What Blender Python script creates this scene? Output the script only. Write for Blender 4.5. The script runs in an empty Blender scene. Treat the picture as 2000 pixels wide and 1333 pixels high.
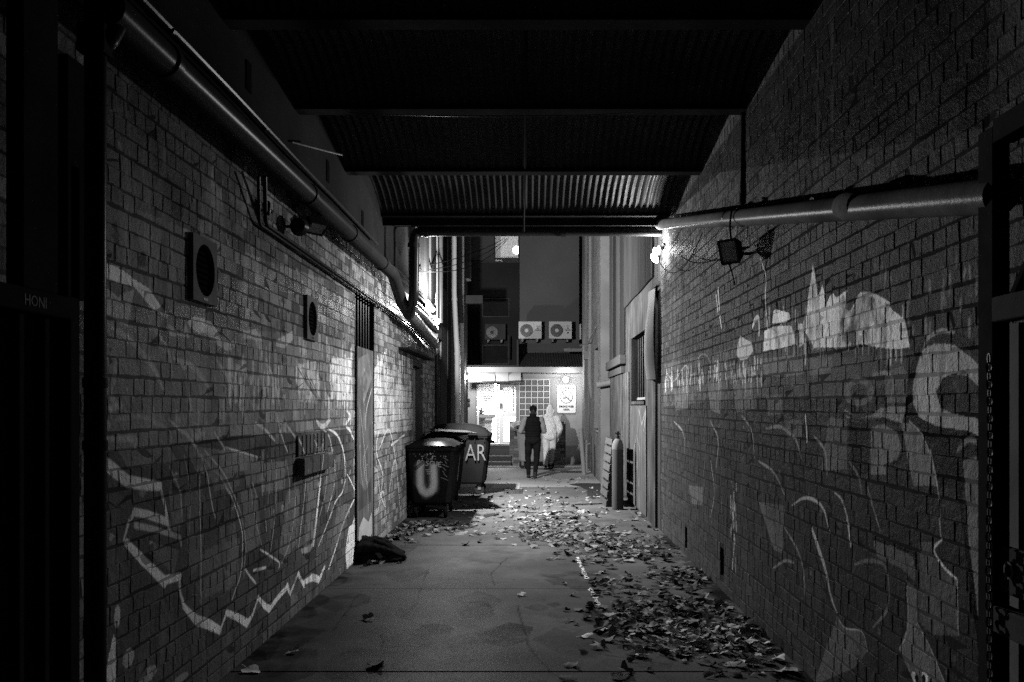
import bpy, bmesh, math, random
import numpy as np
from mathutils import Vector, Matrix, Euler

# ------------------------------------------------------------------ scene, camera, world, exposure
SC = bpy.context.scene
COL = SC.collection
F = 1755.0                      # focal length in pixels of a 2000 px wide frame
CX, CY, EYE = 1044.0, 793.0, 1.70
cam_data = bpy.data.cameras.new("camera")
cam_data.sensor_fit = 'HORIZONTAL'
cam_data.sensor_width = 36.0
cam_data.lens = 36.0 * F / 2000.0
cam_data.shift_x = -(CX - 1000.0) / 2000.0
cam_data.shift_y = (CY - 666.5) / 2000.0
cam_data.clip_start = 0.05
cam_data.clip_end = 500.0
cam = bpy.data.objects.new("camera", cam_data)
cam.location = (0, 0, EYE)
cam.rotation_euler = (math.radians(90), 0, 0)
COL.objects.link(cam)
SC.camera = cam

world = bpy.data.worlds.new("World")
SC.world = world
world.use_nodes = True
wn = world.node_tree
wn.nodes.clear()
wo = wn.nodes.new("ShaderNodeOutputWorld")
bg = wn.nodes.new("ShaderNodeBackground")
sky = wn.nodes.new("ShaderNodeTexSky")
sky.sky_type = 'NISHITA'
sky.sun_disc = False
sky.sun_elevation = math.radians(-4.0)      # night
sky.sun_rotation = math.radians(200.0)
bw = wn.nodes.new("ShaderNodeRGBToBW")
wn.links.new(sky.outputs[0], bw.inputs[0])
wn.links.new(bw.outputs[0], bg.inputs[0])
bg.inputs[1].default_value = 0.03
wn.links.new(bg.outputs[0], wo.inputs[0])

# radiant intensities of the lamps that are lit in the place and of the emitter added under the right globe (W/sr)
I_LEFT, I_RIGHT, I_RIGHT_ADDED, I_BACK, I_SPOT, I_ROOM, I_PANEL = 380.0, 17.0, 42.0, 6.5, 24.0, 2.5, 700.0

SC.view_settings.view_transform = 'Standard'
SC.view_settings.look = 'None'
SC.view_settings.exposure = 0.0
SC.view_settings.gamma = 1.0
SC.view_settings.use_curve_mapping = False
SC.render.engine = 'CYCLES'
SC.cycles.max_bounces = 5
SC.cycles.diffuse_bounces = 2
SC.cycles.glossy_bounces = 3
SC.cycles.transparent_max_bounces = 12
SC.cycles.caustics_reflective = False
SC.cycles.caustics_refractive = False
SC.cycles.sample_clamp_indirect = 0.6
SC.cycles.use_denoising = False      # the picture keeps a little grain

R = random.Random(7)

# ------------------------------------------------------------------ measuring helpers
def P(px, py, s):
    """point seen at (px, py) where one metre measures s pixels"""
    return Vector(((px - CX) / s, F / s, EYE + (CY - py) / s))
def PX(px, py, X):
    return P(px, py, (px - CX) / X)
def PY(px, py, Y):
    return P(px, py, F / Y)
def G(px, py):
    """point on the ground"""
    return P(px, py, (py - CY) / EYE)

# ------------------------------------------------------------------ object helpers
def tag(o, label=None, cat=None, group=None, kind=None):
    if label: o['label'] = label
    if cat: o['category'] = cat
    if group: o['group'] = group
    if kind: o['kind'] = kind
    return o

def thing(name, label, cat, loc=(0, 0, 0), rotz=0.0, group=None):
    o = bpy.data.objects.new(name, None)
    o.empty_display_size = 0.1
    o.location = loc
    o.rotation_euler = (0, 0, rotz)
    COL.objects.link(o)
    return tag(o, label, cat, group)

def origin_of(o):
    v = Vector((0, 0, 0))
    while o is not None:
        v = v + Vector(o.location)
        o = o.parent
    return v

class MB:
    def __init__(self):
        self.v, self.f = [], []
    def add(self, vs, fs):
        b = len(self.v)
        self.v.extend([tuple(p) for p in vs])
        self.f.extend([tuple(i + b for i in f) for f in fs])
        return self
    def box(self, a, b, bevel=0.0):
        x0, x1 = sorted((a[0], b[0])); y0, y1 = sorted((a[1], b[1])); z0, z1 = sorted((a[2], b[2]))
        if bevel <= 0:
            vs = [(x0,y0,z0),(x1,y0,z0),(x1,y1,z0),(x0,y1,z0),(x0,y0,z1),(x1,y0,z1),(x1,y1,z1),(x0,y1,z1)]
            fs = [(0,3,2,1),(4,5,6,7),(0,1,5,4),(1,2,6,5),(2,3,7,6),(3,0,4,7)]
            return self.add(vs, fs)
        c = min(bevel, (x1-x0)/2.2, (y1-y0)/2.2, (z1-z0)/2.2)
        vs, idx = [], {}
        for ix, x in enumerate((x0, x1)):
            for iy, y in enumerate((y0, y1)):
                for iz, z in enumerate((z0, z1)):
                    sx, sy, sz = (1, -1)[ix], (1, -1)[iy], (1, -1)[iz]
                    for ax, p in enumerate(((x, y+sy*c, z+sz*c), (x+sx*c, y, z+sz*c), (x+sx*c, y+sy*c, z))):
                        idx[(ix, iy, iz, ax)] = len(vs); vs.append(p)
        fs = []
        def face(l): fs.append(tuple(idx[k] for k in l))
        for s in (0, 1):
            q = [(s,0,0,0),(s,1,0,0),(s,1,1,0),(s,0,1,0)]; face(q if s else q[::-1])
            q = [(0,s,0,1),(0,s,1,1),(1,s,1,1),(1,s,0,1)]; face(q if s else q[::-1])
            q = [(0,0,s,2),(1,0,s,2),(1,1,s,2),(0,1,s,2)]; face(q if s else q[::-1])
        for a in (0, 1):
            for b2 in (0, 1):
                q = [(a,b2,0,0),(a,b2,1,0),(a,b2,1,1),(a,b2,0,1)]; face(q if (a ^ b2) == 0 else q[::-1])
                q = [(a,0,b2,0),(a,0,b2,2),(a,1,b2,2),(a,1,b2,0)]; face(q if (a ^ b2) == 0 else q[::-1])
                q = [(0,a,b2,1),(1,a,b2,1),(1,a,b2,2),(0,a,b2,2)]; face(q if (a ^ b2) == 0 else q[::-1])
        for k in [(i,j,l) for i in (0,1) for j in (0,1) for l in (0,1)]:
            face([k+(0,), k+(1,), k+(2,)])
        return self.add(vs, fs)
    def tube(self, pts, r, n=10, caps=True, closed=False):
        pts = [Vector(p) for p in pts]
        m = len(pts)
        rs = r if isinstance(r, (list, tuple)) else [r] * m
        up = None
        b = len(self.v)
        for i, p in enumerate(pts):
            if closed:
                d = (pts[(i+1) % m] - pts[i-1])
            else:
                d = (pts[min(i+1, m-1)] - pts[max(i-1, 0)])
            d.normalize()
            if up is None:
                up = Vector((0, 0, 1)) if abs(d.z) < 0.9 else Vector((1, 0, 0))
            u = up - d * up.dot(d)
            if u.length < 1e-5:
                u = d.orthogonal()
            u.normalize(); w = d.cross(u); up = u
            for k in range(n):
                a = 2 * math.pi * k / n
                self.v.append(tuple(p + (u * math.cos(a) + w * math.sin(a)) * rs[i]))
        for i in range(m if closed else m - 1):
            i2 = (i + 1) % m
            for k in range(n):
                k2 = (k + 1) % n
                self.f.append((b+i*n+k, b+i*n+k2, b+i2*n+k2, b+i2*n+k))
        if caps and not closed:
            self.f.append(tuple(b + k for k in reversed(range(n))))
            self.f.append(tuple(b + (m-1)*n + k for k in range(n)))
        return self
    def lathe(self, prof, c=(0, 0, 0), axis='z', n=20):
        """prof: list of (radius, height)"""
        b = len(self.v)
        for r_, h in prof:
            for k in range(n):
                a = 2 * math.pi * k / n
                x, y = r_ * math.cos(a), r_ * math.sin(a)
                p = {'z': (x, y, h), 'y': (x, h, y), 'x': (h, x, y)}[axis]
                self.v.append((c[0]+p[0], c[1]+p[1], c[2]+p[2]))
        flip = axis == 'y'
        for i in range(len(prof) - 1):
            for k in range(n):
                k2 = (k + 1) % n
                q = (b+i*n+k, b+i*n+k2, b+(i+1)*n+k2, b+(i+1)*n+k)
                self.f.append(q[::-1] if flip else q)
        self.f.append(tuple(b + k for k in (range(n) if flip else reversed(range(n)))))
        e = b + (len(prof)-1)*n
        self.f.append(tuple(e + k for k in (reversed(range(n)) if flip else range(n))))
        return self
    def prism(self, poly, d, origin=(0, 0, 0)):
        """poly: 3-D points of a planar outline, d: extrusion vector"""
        n = len(poly); d = Vector(d); o = Vector(origin)
        vs = [Vector(p) + o for p in poly] + [Vector(p) + o + d for p in poly]
        fs = [tuple(range(n)), tuple(reversed(range(n, 2*n)))]
        fs += [(i, n+i, n+(i+1) % n, (i+1) % n) for i in range(n)]
        return self.add(vs, fs)
    def ring(self, c, r0, r1, d, axis='y', n=24):
        """flat washer with thickness d"""
        b = len(self.v)
        for h in (0, d):
            for r_ in (r0, r1):
                for k in range(n):
                    a = 2*math.pi*k/n
                    x, y = r_*math.cos(a), r_*math.sin(a)
                    p = {'z': (x, y, h), 'y': (x, h, y), 'x': (h, x, y)}[axis]
                    self.v.append((c[0]+p[0], c[1]+p[1], c[2]+p[2]))
        for k in range(n):
            k2 = (k+1) % n
            self.f += [(b+k, b+k2, b+n+k2, b+n+k), (b+2*n+k, b+3*n+k, b+3*n+k2, b+2*n+k2),
                       (b+k, b+2*n+k, b+2*n+k2, b+k2), (b+n+k, b+n+k2, b+3*n+k2, b+3*n+k)]
        return self
    def mesh(self, name, mat, smooth=False, off=None):
        me = bpy.data.meshes.new(name)
        vs = self.v if off is None else [(p[0]-off[0], p[1]-off[1], p[2]-off[2]) for p in self.v]
        me.from_pydata(vs, [], self.f)
        me.validate()
        bm = bmesh.new(); bm.from_mesh(me)
        bmesh.ops.recalc_face_normals(bm, faces=bm.faces)
        bm.to_mesh(me); bm.free()
        if mat: me.materials.append(mat)
        if smooth:
            try:
                me.shade_smooth(); me.set_sharp_from_angle(angle=math.radians(38))
            except Exception:
                pass
        return me
    def build(self, name, mat, parent=None, smooth=False, world=True, base=None):
        """world=True: the vertices are in world space; the object is placed at its own base"""
        if parent is not None:
            off = origin_of(parent) if world else Vector((0, 0, 0))
            o = bpy.data.objects.new(name, self.mesh(name, mat, smooth, off))
            COL.objects.link(o); o.parent = parent
            return o
        if base is None:
            a = np.array(self.v)
            base = Vector(((a[:,0].min()+a[:,0].max())/2, (a[:,1].min()+a[:,1].max())/2, a[:,2].min()))
        o = bpy.data.objects.new(name, self.mesh(name, mat, smooth, base))
        o.location = base
        COL.objects.link(o)
        return o

def B(a, b, bevel=0.0): return MB().box(a, b, bevel)
def T(pts, r, n=10): return MB().tube(pts, r, n)

def bend(pts, rad=0.1, k=5):
    """round the inner corners of a polyline"""
    pts = [Vector(p) for p in pts]
    out = [pts[0]]
    for i in range(1, len(pts)-1):
        a, b, c = pts[i-1], pts[i], pts[i+1]
        r1 = min(rad, (a-b).length*0.45, (c-b).length*0.45)
        p0 = b + (a-b).normalized()*r1; p1 = b + (c-b).normalized()*r1
        for j in range(k+1):
            t = j/k
            out.append(p0*(1-t)**2 + b*2*t*(1-t) + p1*t*t)
    out.append(pts[-1])
    return out

def text_mesh(body, size, mat, parent, loc, rot, name='lettering', width=None, bold=0.0):
    c = bpy.data.curves.new(name, 'FONT')
    c.body = body; c.size = size; c.align_x = 'CENTER'; c.align_y = 'CENTER'
    c.extrude = 0.0008; c.resolution_u = 2; c.offset = bold
    o = bpy.data.objects.new(name, c)
    COL.objects.link(o)
    bpy.context.view_layer.update()
    dg = bpy.context.evaluated_depsgraph_get()
    me = bpy.data.meshes.new_from_object(o.evaluated_get(dg))
    bpy.data.objects.remove(o); bpy.data.curves.remove(c)
    me.name = name
    me.materials.clear(); me.materials.append(mat)
    q = bpy.data.objects.new(name, me)
    COL.objects.link(q)
    if width:
        xs = [v.co.x for v in me.vertices]
        k = width / max(1e-6, max(xs)-min(xs))
        for v in me.vertices: v.co.x *= k
    q.parent = parent
    q.location = Vector(loc) - (origin_of(parent) if parent else Vector((0,0,0)))
    q.rotation_euler = rot
    return q

# ------------------------------------------------------------------ paint canvases (numpy) for spray paint and graffiti
class Canvas:
    """u,v in metres; channels: value, alpha"""
    def __init__(self, u0, u1, v0, v1, ppm):
        self.u0, self.u1, self.v0, self.v1 = u0, u1, v0, v1
        self.w, self.h = int((u1-u0)*ppm), int((v1-v0)*ppm)
        self.ppm = ppm
        self.val = np.zeros((self.h, self.w), np.float32)
        self.al = np.zeros((self.h, self.w), np.float32)
        self.uu = (u0 + (np.arange(self.w)+0.5)/ppm).astype(np.float32)
        self.vv = (v0 + (np.arange(self.h)+0.5)/ppm).astype(np.float32)
        rs = np.random.RandomState(3)
        self.noise = self._noise(rs)
    def _noise(self, rs):
        out = np.zeros((self.h, self.w), np.float32)
        for cell, amp in ((0.30, .5), (0.09, .3), (0.03, .2)):
            gh, gw = int((self.v1-self.v0)/cell)+3, int((self.u1-self.u0)/cell)+3
            g = rs.rand(gh, gw).astype(np.float32)
            x = (self.uu-self.u0)/cell; y = (self.vv-self.v0)/cell
            xi = x.astype(int); yi = y.astype(int); fx = x-xi; fy = (y-yi)[:, None]
            a = g[yi][:, xi]*(1-fx)+g[yi][:, xi+1]*fx
            b = g[yi+1][:, xi]*(1-fx)+g[yi+1][:, xi+1]*fx
            out += amp*(a*(1-fy)+b*fy)
        return out
    def blend(self, sl, m, val, wear):
        if wear > 0:
            m = m * np.clip(1 - wear*np.clip((self.noise[sl]-0.45)*4, 0, 1), 0, 1)
        a0, v0 = self.al[sl], self.val[sl]
        a = m + a0*(1-m)
        self.val[sl] = np.where(a > 1e-4, (val*m + v0*a0*(1-m))/np.maximum(a, 1e-4), v0)
        self.al[sl] = a
    def win(self, us, vs, pad):
        i0 = max(0, int((min(us)-pad-self.u0)*self.ppm)); i1 = min(self.w, int((max(us)+pad-self.u0)*self.ppm)+2)
        j0 = max(0, int((min(vs)-pad-self.v0)*self.ppm)); j1 = min(self.h, int((max(vs)+pad-self.v0)*self.ppm)+2)
        return (slice(j0, j1), slice(i0, i1)) if i1 > i0 and j1 > j0 else None
    def curve(self, pts, wid):
        """round a freehand stroke (Catmull-Rom) and taper its ends"""
        P_ = [np.array(p, float) for p in pts]; P_ = [2*P_[0]-P_[1]] + P_ + [2*P_[-1]-P_[-2]]
        W_ = list(wid); W_ = [W_[0]] + W_ + [W_[-1]]
        out, ws = [], []
        for i in range(1, len(P_)-2):
            for t in np.linspace(0, 1, 7)[:-1]:
                a, b, c, d = P_[i-1:i+3]
                out.append(tuple(.5*(2*b+(c-a)*t+(2*a-5*b+4*c-d)*t*t+(3*b-a-3*c+d)*t**3))); ws.append(W_[i]*(1-t)+W_[i+1]*t)
        out.append(tuple(P_[-2])); ws.append(W_[-2])
        n = len(ws)
        ws = [w*(.55+.45*min(1, 5*min(k+.3, n-k-.7)/n)) for k, w in enumerate(ws)]
        return out, ws
    def line(self, pts, val, wid, alpha=1.0, soft=0.004, wear=0.3):
        """pts (u,v) polyline, wid width in metres or list per point"""
        ws = wid if isinstance(wid, (list, tuple)) else [wid]*len(pts)
        sl = self.win([p[0] for p in pts], [p[1] for p in pts], max(ws)+soft*2)
        if sl is None: return
        U = self.uu[sl[1]][None, :]; V = self.vv[sl[0]][:, None]
        m = np.zeros((V.shape[0], U.shape[1]), np.float32)
        for (a, b, wa, wb) in zip(pts[:-1], pts[1:], ws[:-1], ws[1:]):
            dx, dy = b[0]-a[0], b[1]-a[1]; L = dx*dx+dy*dy+1e-12
            t = np.clip(((U-a[0])*dx+(V-a[1])*dy)/L, 0, 1)
            d = np.hypot(U-a[0]-t*dx, V-a[1]-t*dy)
            m = np.maximum(m, np.clip(((wa+(wb-wa)*t)/2 - d)/soft + 0.5, 0, 1))
        self.blend(sl, m*alpha, val, wear)
    def poly(self, pts, val, alpha=1.0, wear=0.3):
        sl = self.win([p[0] for p in pts], [p[1] for p in pts], 0.01)
        if sl is None: return
        U = self.uu[sl[1]][None, :]; V = self.vv[sl[0]][:, None]
        ins = np.zeros((V.shape[0], U.shape[1]), bool)
        n = len(pts)
        for i in range(n):
            (xa, ya), (xb, yb) = pts[i], pts[(i+1) % n]
            if abs(ya-yb) < 1e-9: continue
            c = ((ya > V) != (yb > V)) & (U < (xb-xa)*(V-ya)/(yb-ya)+xa)
            ins ^= c
        self.blend(sl, ins.astype(np.float32)*alpha, val, wear)
    def ell(self, c, ru, rv, val, alpha=1.0, wear=0.3):
        self.poly([(c[0]+ru*math.cos(a), c[1]+rv*math.sin(a)) for a in np.linspace(0, 2*math.pi, 28)[:-1]], val, alpha, wear)
    def image(self, name):
        im = bpy.data.images.new(name, self.w, self.h, alpha=False)
        im.colorspace_settings.name = 'Non-Color'
        px = np.ones((self.h, self.w, 4), np.float32)
        px[:, :, 0] = self.val; px[:, :, 1] = self.al; px[:, :, 2] = 0
        im.pixels.foreach_set(px.ravel())
        im.update(); im.pack()
        return im

# ------------------------------------------------------------------ materials
MATS = {}
def mat(name, v=0.2, rough=0.6, metal=0.0, nscale=5.0, con=0.25, bump=0.15, bscale=60.0, spec=0.0,
        stretch=None, island=0.0, obj_rand=0.0, canvas=None, axes=('y', 'z'), local=False, only=None,
        dark=1.0, emit=0.0, stain=0.0, coat=0.0, dist=0.004, rvar=0.15, streak=0.0, glint=0.0):
    if name in MATS: return MATS[name]
    m = bpy.data.materials.new(name); m.use_nodes = True
    nt = m.node_tree; N = nt.nodes; L = nt.links
    bs = N["Principled BSDF"]
    bs.inputs["Metallic"].default_value = metal
    bs.inputs["Specular IOR Level"].default_value = spec
    if coat: bs.inputs["Coat Weight"].default_value = coat
    if local:
        tc = N.new("ShaderNodeTexCoord"); pos = tc.outputs["Object"]
    else:
        ge = N.new("ShaderNodeNewGeometry"); pos = ge.outputs["Position"]
    def math_(op, a, b=None, clamp=False):
        q = N.new("ShaderNodeMath"); q.operation = op; q.use_clamp = clamp
        for i, x in enumerate((a, b)):
            if x is None: continue
            if isinstance(x, (int, float)): q.inputs[i].default_value = x
            else: L.new(x, q.inputs[i])
        return q.outputs[0]
    def noise(sc, det=5.0, st=None, rgh=0.6):
        n = N.new("ShaderNodeTexNoise"); n.inputs["Scale"].default_value = sc
        n.inputs["Detail"].default_value = det; n.inputs["Roughness"].default_value = rgh
        if st:
            mp = N.new("ShaderNodeMapping"); mp.inputs["Scale"].default_value = st
            L.new(pos, mp.inputs[0]); L.new(mp.outputs[0], n.inputs["Vector"])
        else:
            L.new(pos, n.inputs["Vector"])
        return n.outputs["Fac"]
    n1 = noise(nscale, 6, stretch)
    k = math_('ADD', math_('MULTIPLY', math_('SUBTRACT', n1, 0.5), con*3.2), 1.0)
    val = math_('MULTIPLY', k, v)
    if island:
        g2 = N.new("ShaderNodeNewGeometry")
        kk = math_('ADD', math_('MULTIPLY', math_('SUBTRACT', g2.outputs["Random Per Island"], 0.5), 2*island), 1.0)
        val = math_('MULTIPLY', val, kk)
    if obj_rand:
        oi = N.new("ShaderNodeObjectInfo")
        kk = math_('ADD', math_('MULTIPLY', math_('SUBTRACT', oi.outputs["Random"], 0.5), 2*obj_rand), 1.0)
        val = math_('MULTIPLY', val, kk)
    if stain:
        s1 = noise(nscale*0.25, 4)
        sm = N.new("ShaderNodeMapRange"); sm.inputs["From Min"].default_value = 0.42; sm.inputs["From Max"].default_value = 0.68
        sm.inputs["To Min"].default_value = 1.0; sm.inputs["To Max"].default_value = 1.0-stain
        L.new(s1, sm.inputs[0]); val = math_('MULTIPLY', val, sm.outputs[0])
    if streak:
        s1 = noise(1.0, 5, (9.0, 9.0, 0.7))
        sm = N.new("ShaderNodeMapRange"); sm.inputs["From Min"].default_value = 0.48; sm.inputs["From Max"].default_value = 0.66
        sm.inputs["To Min"].default_value = 1.0; sm.inputs["To Max"].default_value = 1.0+streak
        L.new(s1, sm.inputs[0]); val = math_('MULTIPLY', val, sm.outputs[0])
    if canvas is not None:
        im = canvas.img = getattr(canvas, 'img', None) or canvas.image(name + "_paint")
        sp = N.new("ShaderNodeSeparateXYZ"); L.new(pos, sp.inputs[0])
        ix = {'x': 0, 'y': 1, 'z': 2, '-y': 1, '-x': 0}
        def ax(a, lo, hi):
            c = sp.outputs[ix[a]]
            if a[0] == '-': c = math_('MULTIPLY', c, -1.0)
            return math_('MULTIPLY', math_('SUBTRACT', c, lo), 1.0/(hi-lo))
        cb = N.new("ShaderNodeCombineXYZ")
        L.new(ax(axes[0], canvas.u0, canvas.u1), cb.inputs[0]); L.new(ax(axes[1], canvas.v0, canvas.v1), cb.inputs[1])
        ti = N.new("ShaderNodeTexImage"); ti.image = im; ti.extension = 'CLIP'; ti.interpolation = 'Linear'
        L.new(cb.outputs[0], ti.inputs[0])
        sc_ = N.new("ShaderNodeSeparateColor"); L.new(ti.outputs[0], sc_.inputs[0])
        al = sc_.outputs[1]
        if only:
            g3 = N.new("ShaderNodeTexCoord"); s3 = N.new("ShaderNodeSeparateXYZ")
            L.new(g3.outputs["Normal"], s3.inputs[0])
            nn = s3.outputs[ix[only]]
            if only[0] == '-': nn = math_('MULTIPLY', nn, -1.0)
            al = math_('MULTIPLY', al, math_('GREATER_THAN', nn, 0.6))
        pv = math_('MULTIPLY', sc_.outputs[0], math_('ADD', math_('MULTIPLY', math_('SUBTRACT', n1, 0.5), 0.7), 1.0))
        val = math_('ADD', math_('MULTIPLY', val, math_('SUBTRACT', 1.0, al)), math_('MULTIPLY', pv, al))
    if dark != 1.0: val = math_('MULTIPLY', val, dark)
    val = math_('MAXIMUM', val, 0.003)
    cc = N.new("ShaderNodeCombineColor")
    for i in range(3): L.new(val, cc.inputs[i])
    L.new(cc.outputs[0], bs.inputs["Base Color"])
    n3 = noise(nscale*2.3, 4)
    L.new(math_('ADD', math_('MULTIPLY', math_('SUBTRACT', n3, 0.5), rvar*3), rough, True), bs.inputs["Roughness"])
    if bump:
        n2 = noise(bscale, 6, None, 0.65)
        bp = N.new("ShaderNodeBump"); bp.inputs["Strength"].default_value = bump; bp.inputs["Distance"].default_value = dist
        L.new(n2, bp.inputs["Height"]); L.new(bp.outputs[0], bs.inputs["Normal"])
    if glint:
        gb = N.new("ShaderNodeBsdfGlossy"); gb.inputs["Color"].default_value = (glint, glint, glint, 1)
        gb.inputs["Roughness"].default_value = 0.3
        if bump: L.new(bp.outputs[0], gb.inputs["Normal"])
        ad = N.new("ShaderNodeAddShader")
        L.new(bs.outputs[0], ad.inputs[0]); L.new(gb.outputs[0], ad.inputs[1])
        L.new(ad.outputs[0], N["Material Output"].inputs["Surface"])
    if emit:
        bs.inputs["Emission Color"].default_value = (1, 1, 1, 1)
        bs.inputs["Emission Strength"].default_value = emit
    MATS[name] = m
    return m

def point_light(c, r, intensity, parent=None):
    d = bpy.data.lights.new('lamp_light', 'POINT'); d.energy = intensity*4*math.pi; d.shadow_soft_size = r; d.use_soft_falloff = False
    o = bpy.data.objects.new('lamp_light', d); COL.objects.link(o)
    if parent is not None: o.parent = parent; o.location = Vector(c)-origin_of(parent)
    else: o.location = c
    return o
def disc_light(c, aim, r, intensity, parent=None, size_y=None):
    d = bpy.data.lights.new('lamp_light', 'AREA'); d.shape = 'RECTANGLE' if size_y else 'DISK'; d.size = r*2
    if size_y: d.size_y = size_y
    d.energy = intensity*math.pi
    if not size_y: d.spread = math.radians(115)
    o = bpy.data.objects.new('lamp_light', d); COL.objects.link(o)
    o.rotation_euler = Vector(aim).to_track_quat('-Z', 'Y').to_euler()
    if parent is not None: o.parent = parent; o.location = Vector(c)-origin_of(parent)
    else: o.location = c
    return o

def glass_mat():
    if 'glass' in MATS: return MATS['glass']
    m = bpy.data.materials.new('glass'); m.use_nodes = True
    nt = m.node_tree; N = nt.nodes; L = nt.links; N.clear()
    out = N.new("ShaderNodeOutputMaterial"); mx = N.new("ShaderNodeMixShader")
    tr = N.new("ShaderNodeBsdfTransparent"); gl = N.new("ShaderNodeBsdfGlossy"); fr = N.new("ShaderNodeFresnel")
    tr.inputs[0].default_value = (0.9, 0.9, 0.9, 1); gl.inputs["Roughness"].default_value = 0.03
    fr.inputs[0].default_value = 1.45
    L.new(fr.outputs[0], mx.inputs[0]); L.new(tr.outputs[0], mx.inputs[1]); L.new(gl.outputs[0], mx.inputs[2])
    L.new(mx.outputs[0], out.inputs[0])
    MATS['glass'] = m
    return m

def emis(name, strength):
    if name in MATS: return MATS[name]
    m = bpy.data.materials.new(name); m.use_nodes = True
    N = m.node_tree.nodes; N.clear()
    out = N.new("ShaderNodeOutputMaterial"); e = N.new("ShaderNodeEmission")
    e.inputs[0].default_value = (1, 1, 1, 1); e.inputs[1].default_value = strength
    m.node_tree.links.new(e.outputs[0], out.inputs[0])
    MATS[name] = m
    return m

M_dark = mat('dark_steel', 0.02, 0.5, 0.0, 8, 0.4, 0.2, 120, glint=.012)
M_black = mat('black_void', 0.006, 0.9, 0, 4, 0.2, 0)
M_pipe = mat('cast_pipe_paint', 0.032, 0.5, 0.0, 7, 0.35, 0.3, 50, stain=0.4, spec=0.0, dist=0.002, glint=0.014)
M_pipe_dark = mat('dark_pipe_paint', 0.018, 0.45, 0, 7, 0.3, 0.2, 70, glint=.012)
M_pipe_light = mat('pale_pipe_paint', 0.12, 0.45, 0, 4, 0.2, 0.15, 50, stain=0.2)
M_foil = mat('insulated_pipe_foil', 0.08, 0.4, 0.0, 10, 0.3, 0.5, 35, glint=.08)
M_render_dark = mat('dark_render', 0.02, 0.85, 0, 2.5, 0.3, 0.5, 45, stain=0.4)
M_render_mid = mat('cement_render', 0.05, 0.85, 0, 2.5, 0.25, 0.4, 45, stain=0.4)
M_render_pale = mat('pale_render', 0.1, 0.8, 0, 3, 0.2, 0.3, 45, stain=0.25, streak=-0.3)
M_white = mat('white_paint', 0.75, 0.4, 0, 5, 0.06, 0.05, 50)
M_ink = mat('black_ink', 0.012, 0.6, 0, 5, 0.1, 0)
M_steel = mat('galvanised_steel', 0.12, 0.45, 0.1, 9, 0.3, 0.2, 60, stain=0.3)
M_wood = mat('weathered_timber', 0.05, 0.7, 0, 3, 0.35, 0.4, 30, stretch=(14, 1.0, 14), stain=0.2)
M_cable = mat('black_cable', 0.012, 0.5, 0, 5, 0.1, 0)
# ------------------------------------------------------------------ graffiti on the two brick walls
XL, XR = -1.94, 1.72
COURSE, PITCH = 0.0875, 0.240
def yl(px): return F / ((px-CX)/XL)
def yr(px): return F / ((px-CX)/XR)
def wl(px, py):
    p = PX(px, py, XL); return (p.y, p.z)
def wr(px, py):
    p = PX(px, py, XR); return (p.y, p.z)

GL = Canvas(3.0, 18.4, 0.0, 3.6, 150)
def gl(pts, val, w, a=1.0, wear=0.3, soft=0.006):
    q = [wl(*p) for p in pts]
    ws = w if isinstance(w, (list, tuple)) else [w]*len(pts)
    wm = [wi*p[0]/F*1.15 for wi, p in zip(ws, q)]
    if len(q) > 2 and not isinstance(w, (list, tuple)): q, wm = GL.curve(q, wm)
    GL.line(q, min(.85, val*1.5), wm, a, soft, wear)
def glp(pts, val, a=1.0, wear=0.3): GL.poly([wl(*p) for p in pts], min(.85, val*1.35) if val > .07 else val, a, wear)
# the darker dado of old paint and pale patches of mural above it
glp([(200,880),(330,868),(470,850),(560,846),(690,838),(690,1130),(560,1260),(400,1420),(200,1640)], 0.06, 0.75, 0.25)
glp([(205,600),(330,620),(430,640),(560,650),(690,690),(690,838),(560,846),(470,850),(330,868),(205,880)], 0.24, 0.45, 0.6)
glp([(206,514),(238,526),(266,548),(290,562),(318,602),(330,618),(300,606),(262,562),(206,546)], 0.62, 1, 0.25)
glp([(206,560),(232,580),(240,572),(262,566),(250,640),(206,612)], 0.34, 0.9, 0.5)
gl([(292,575),(310,605),(326,620)], 0.45, 9, 0.9)
glp([(366,628),(382,617),(412,628),(432,656),(420,660),(404,648),(390,652),(372,640)], 0.46, 0.9)
glp([(330,632),(352,650),(364,634),(372,660),(330,656)], 0.36, 0.8)
gl([(400,645),(440,676),(460,672)], 0.34, 14, 0.8)
glp([(474,648),(500,642),(512,666),(476,662)], 0.4, 0.8)
glp([(540,664),(572,646),(574,662),(556,680),(538,676)], 0.42, 0.8)
# whitewash runs
for x0, x1, y0, y1, n_, v_ in ((645, 688, 694, 790, 26, 0.72), (578, 622, 708, 796, 16, 0.6), (440, 575, 690, 800, 30, 0.42),
                               (500, 690, 655, 720, 18, 0.4), (300, 440, 770, 850, 10, 0.3), (590, 690, 740, 830, 16, 0.5)):
    for i in range(n_):
        a = R.uniform(x0, x1); b = R.uniform(y0, y0+(y1-y0)*0.5); c = b + R.uniform(0.25, 0.6)*(y1-y0)
        gl([(a, b), (a+R.uniform(-1, 1), c)], v_*R.uniform(0.7, 1.1), R.uniform(4, 11), 0.8, 0.7, 0.02)
glp([(648,700),(688,700),(688,784),(646,780)], 0.7, 0.55, 0.8)
glp([(582,712),(618,706),(620,790),(584,784)], 0.55, 0.5, 0.8)
for k in range(4):
    gl([(582+8*k, 720+6*k), (612+6*k, 770+8*k)], 0.05, 4, 0.8)
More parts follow.
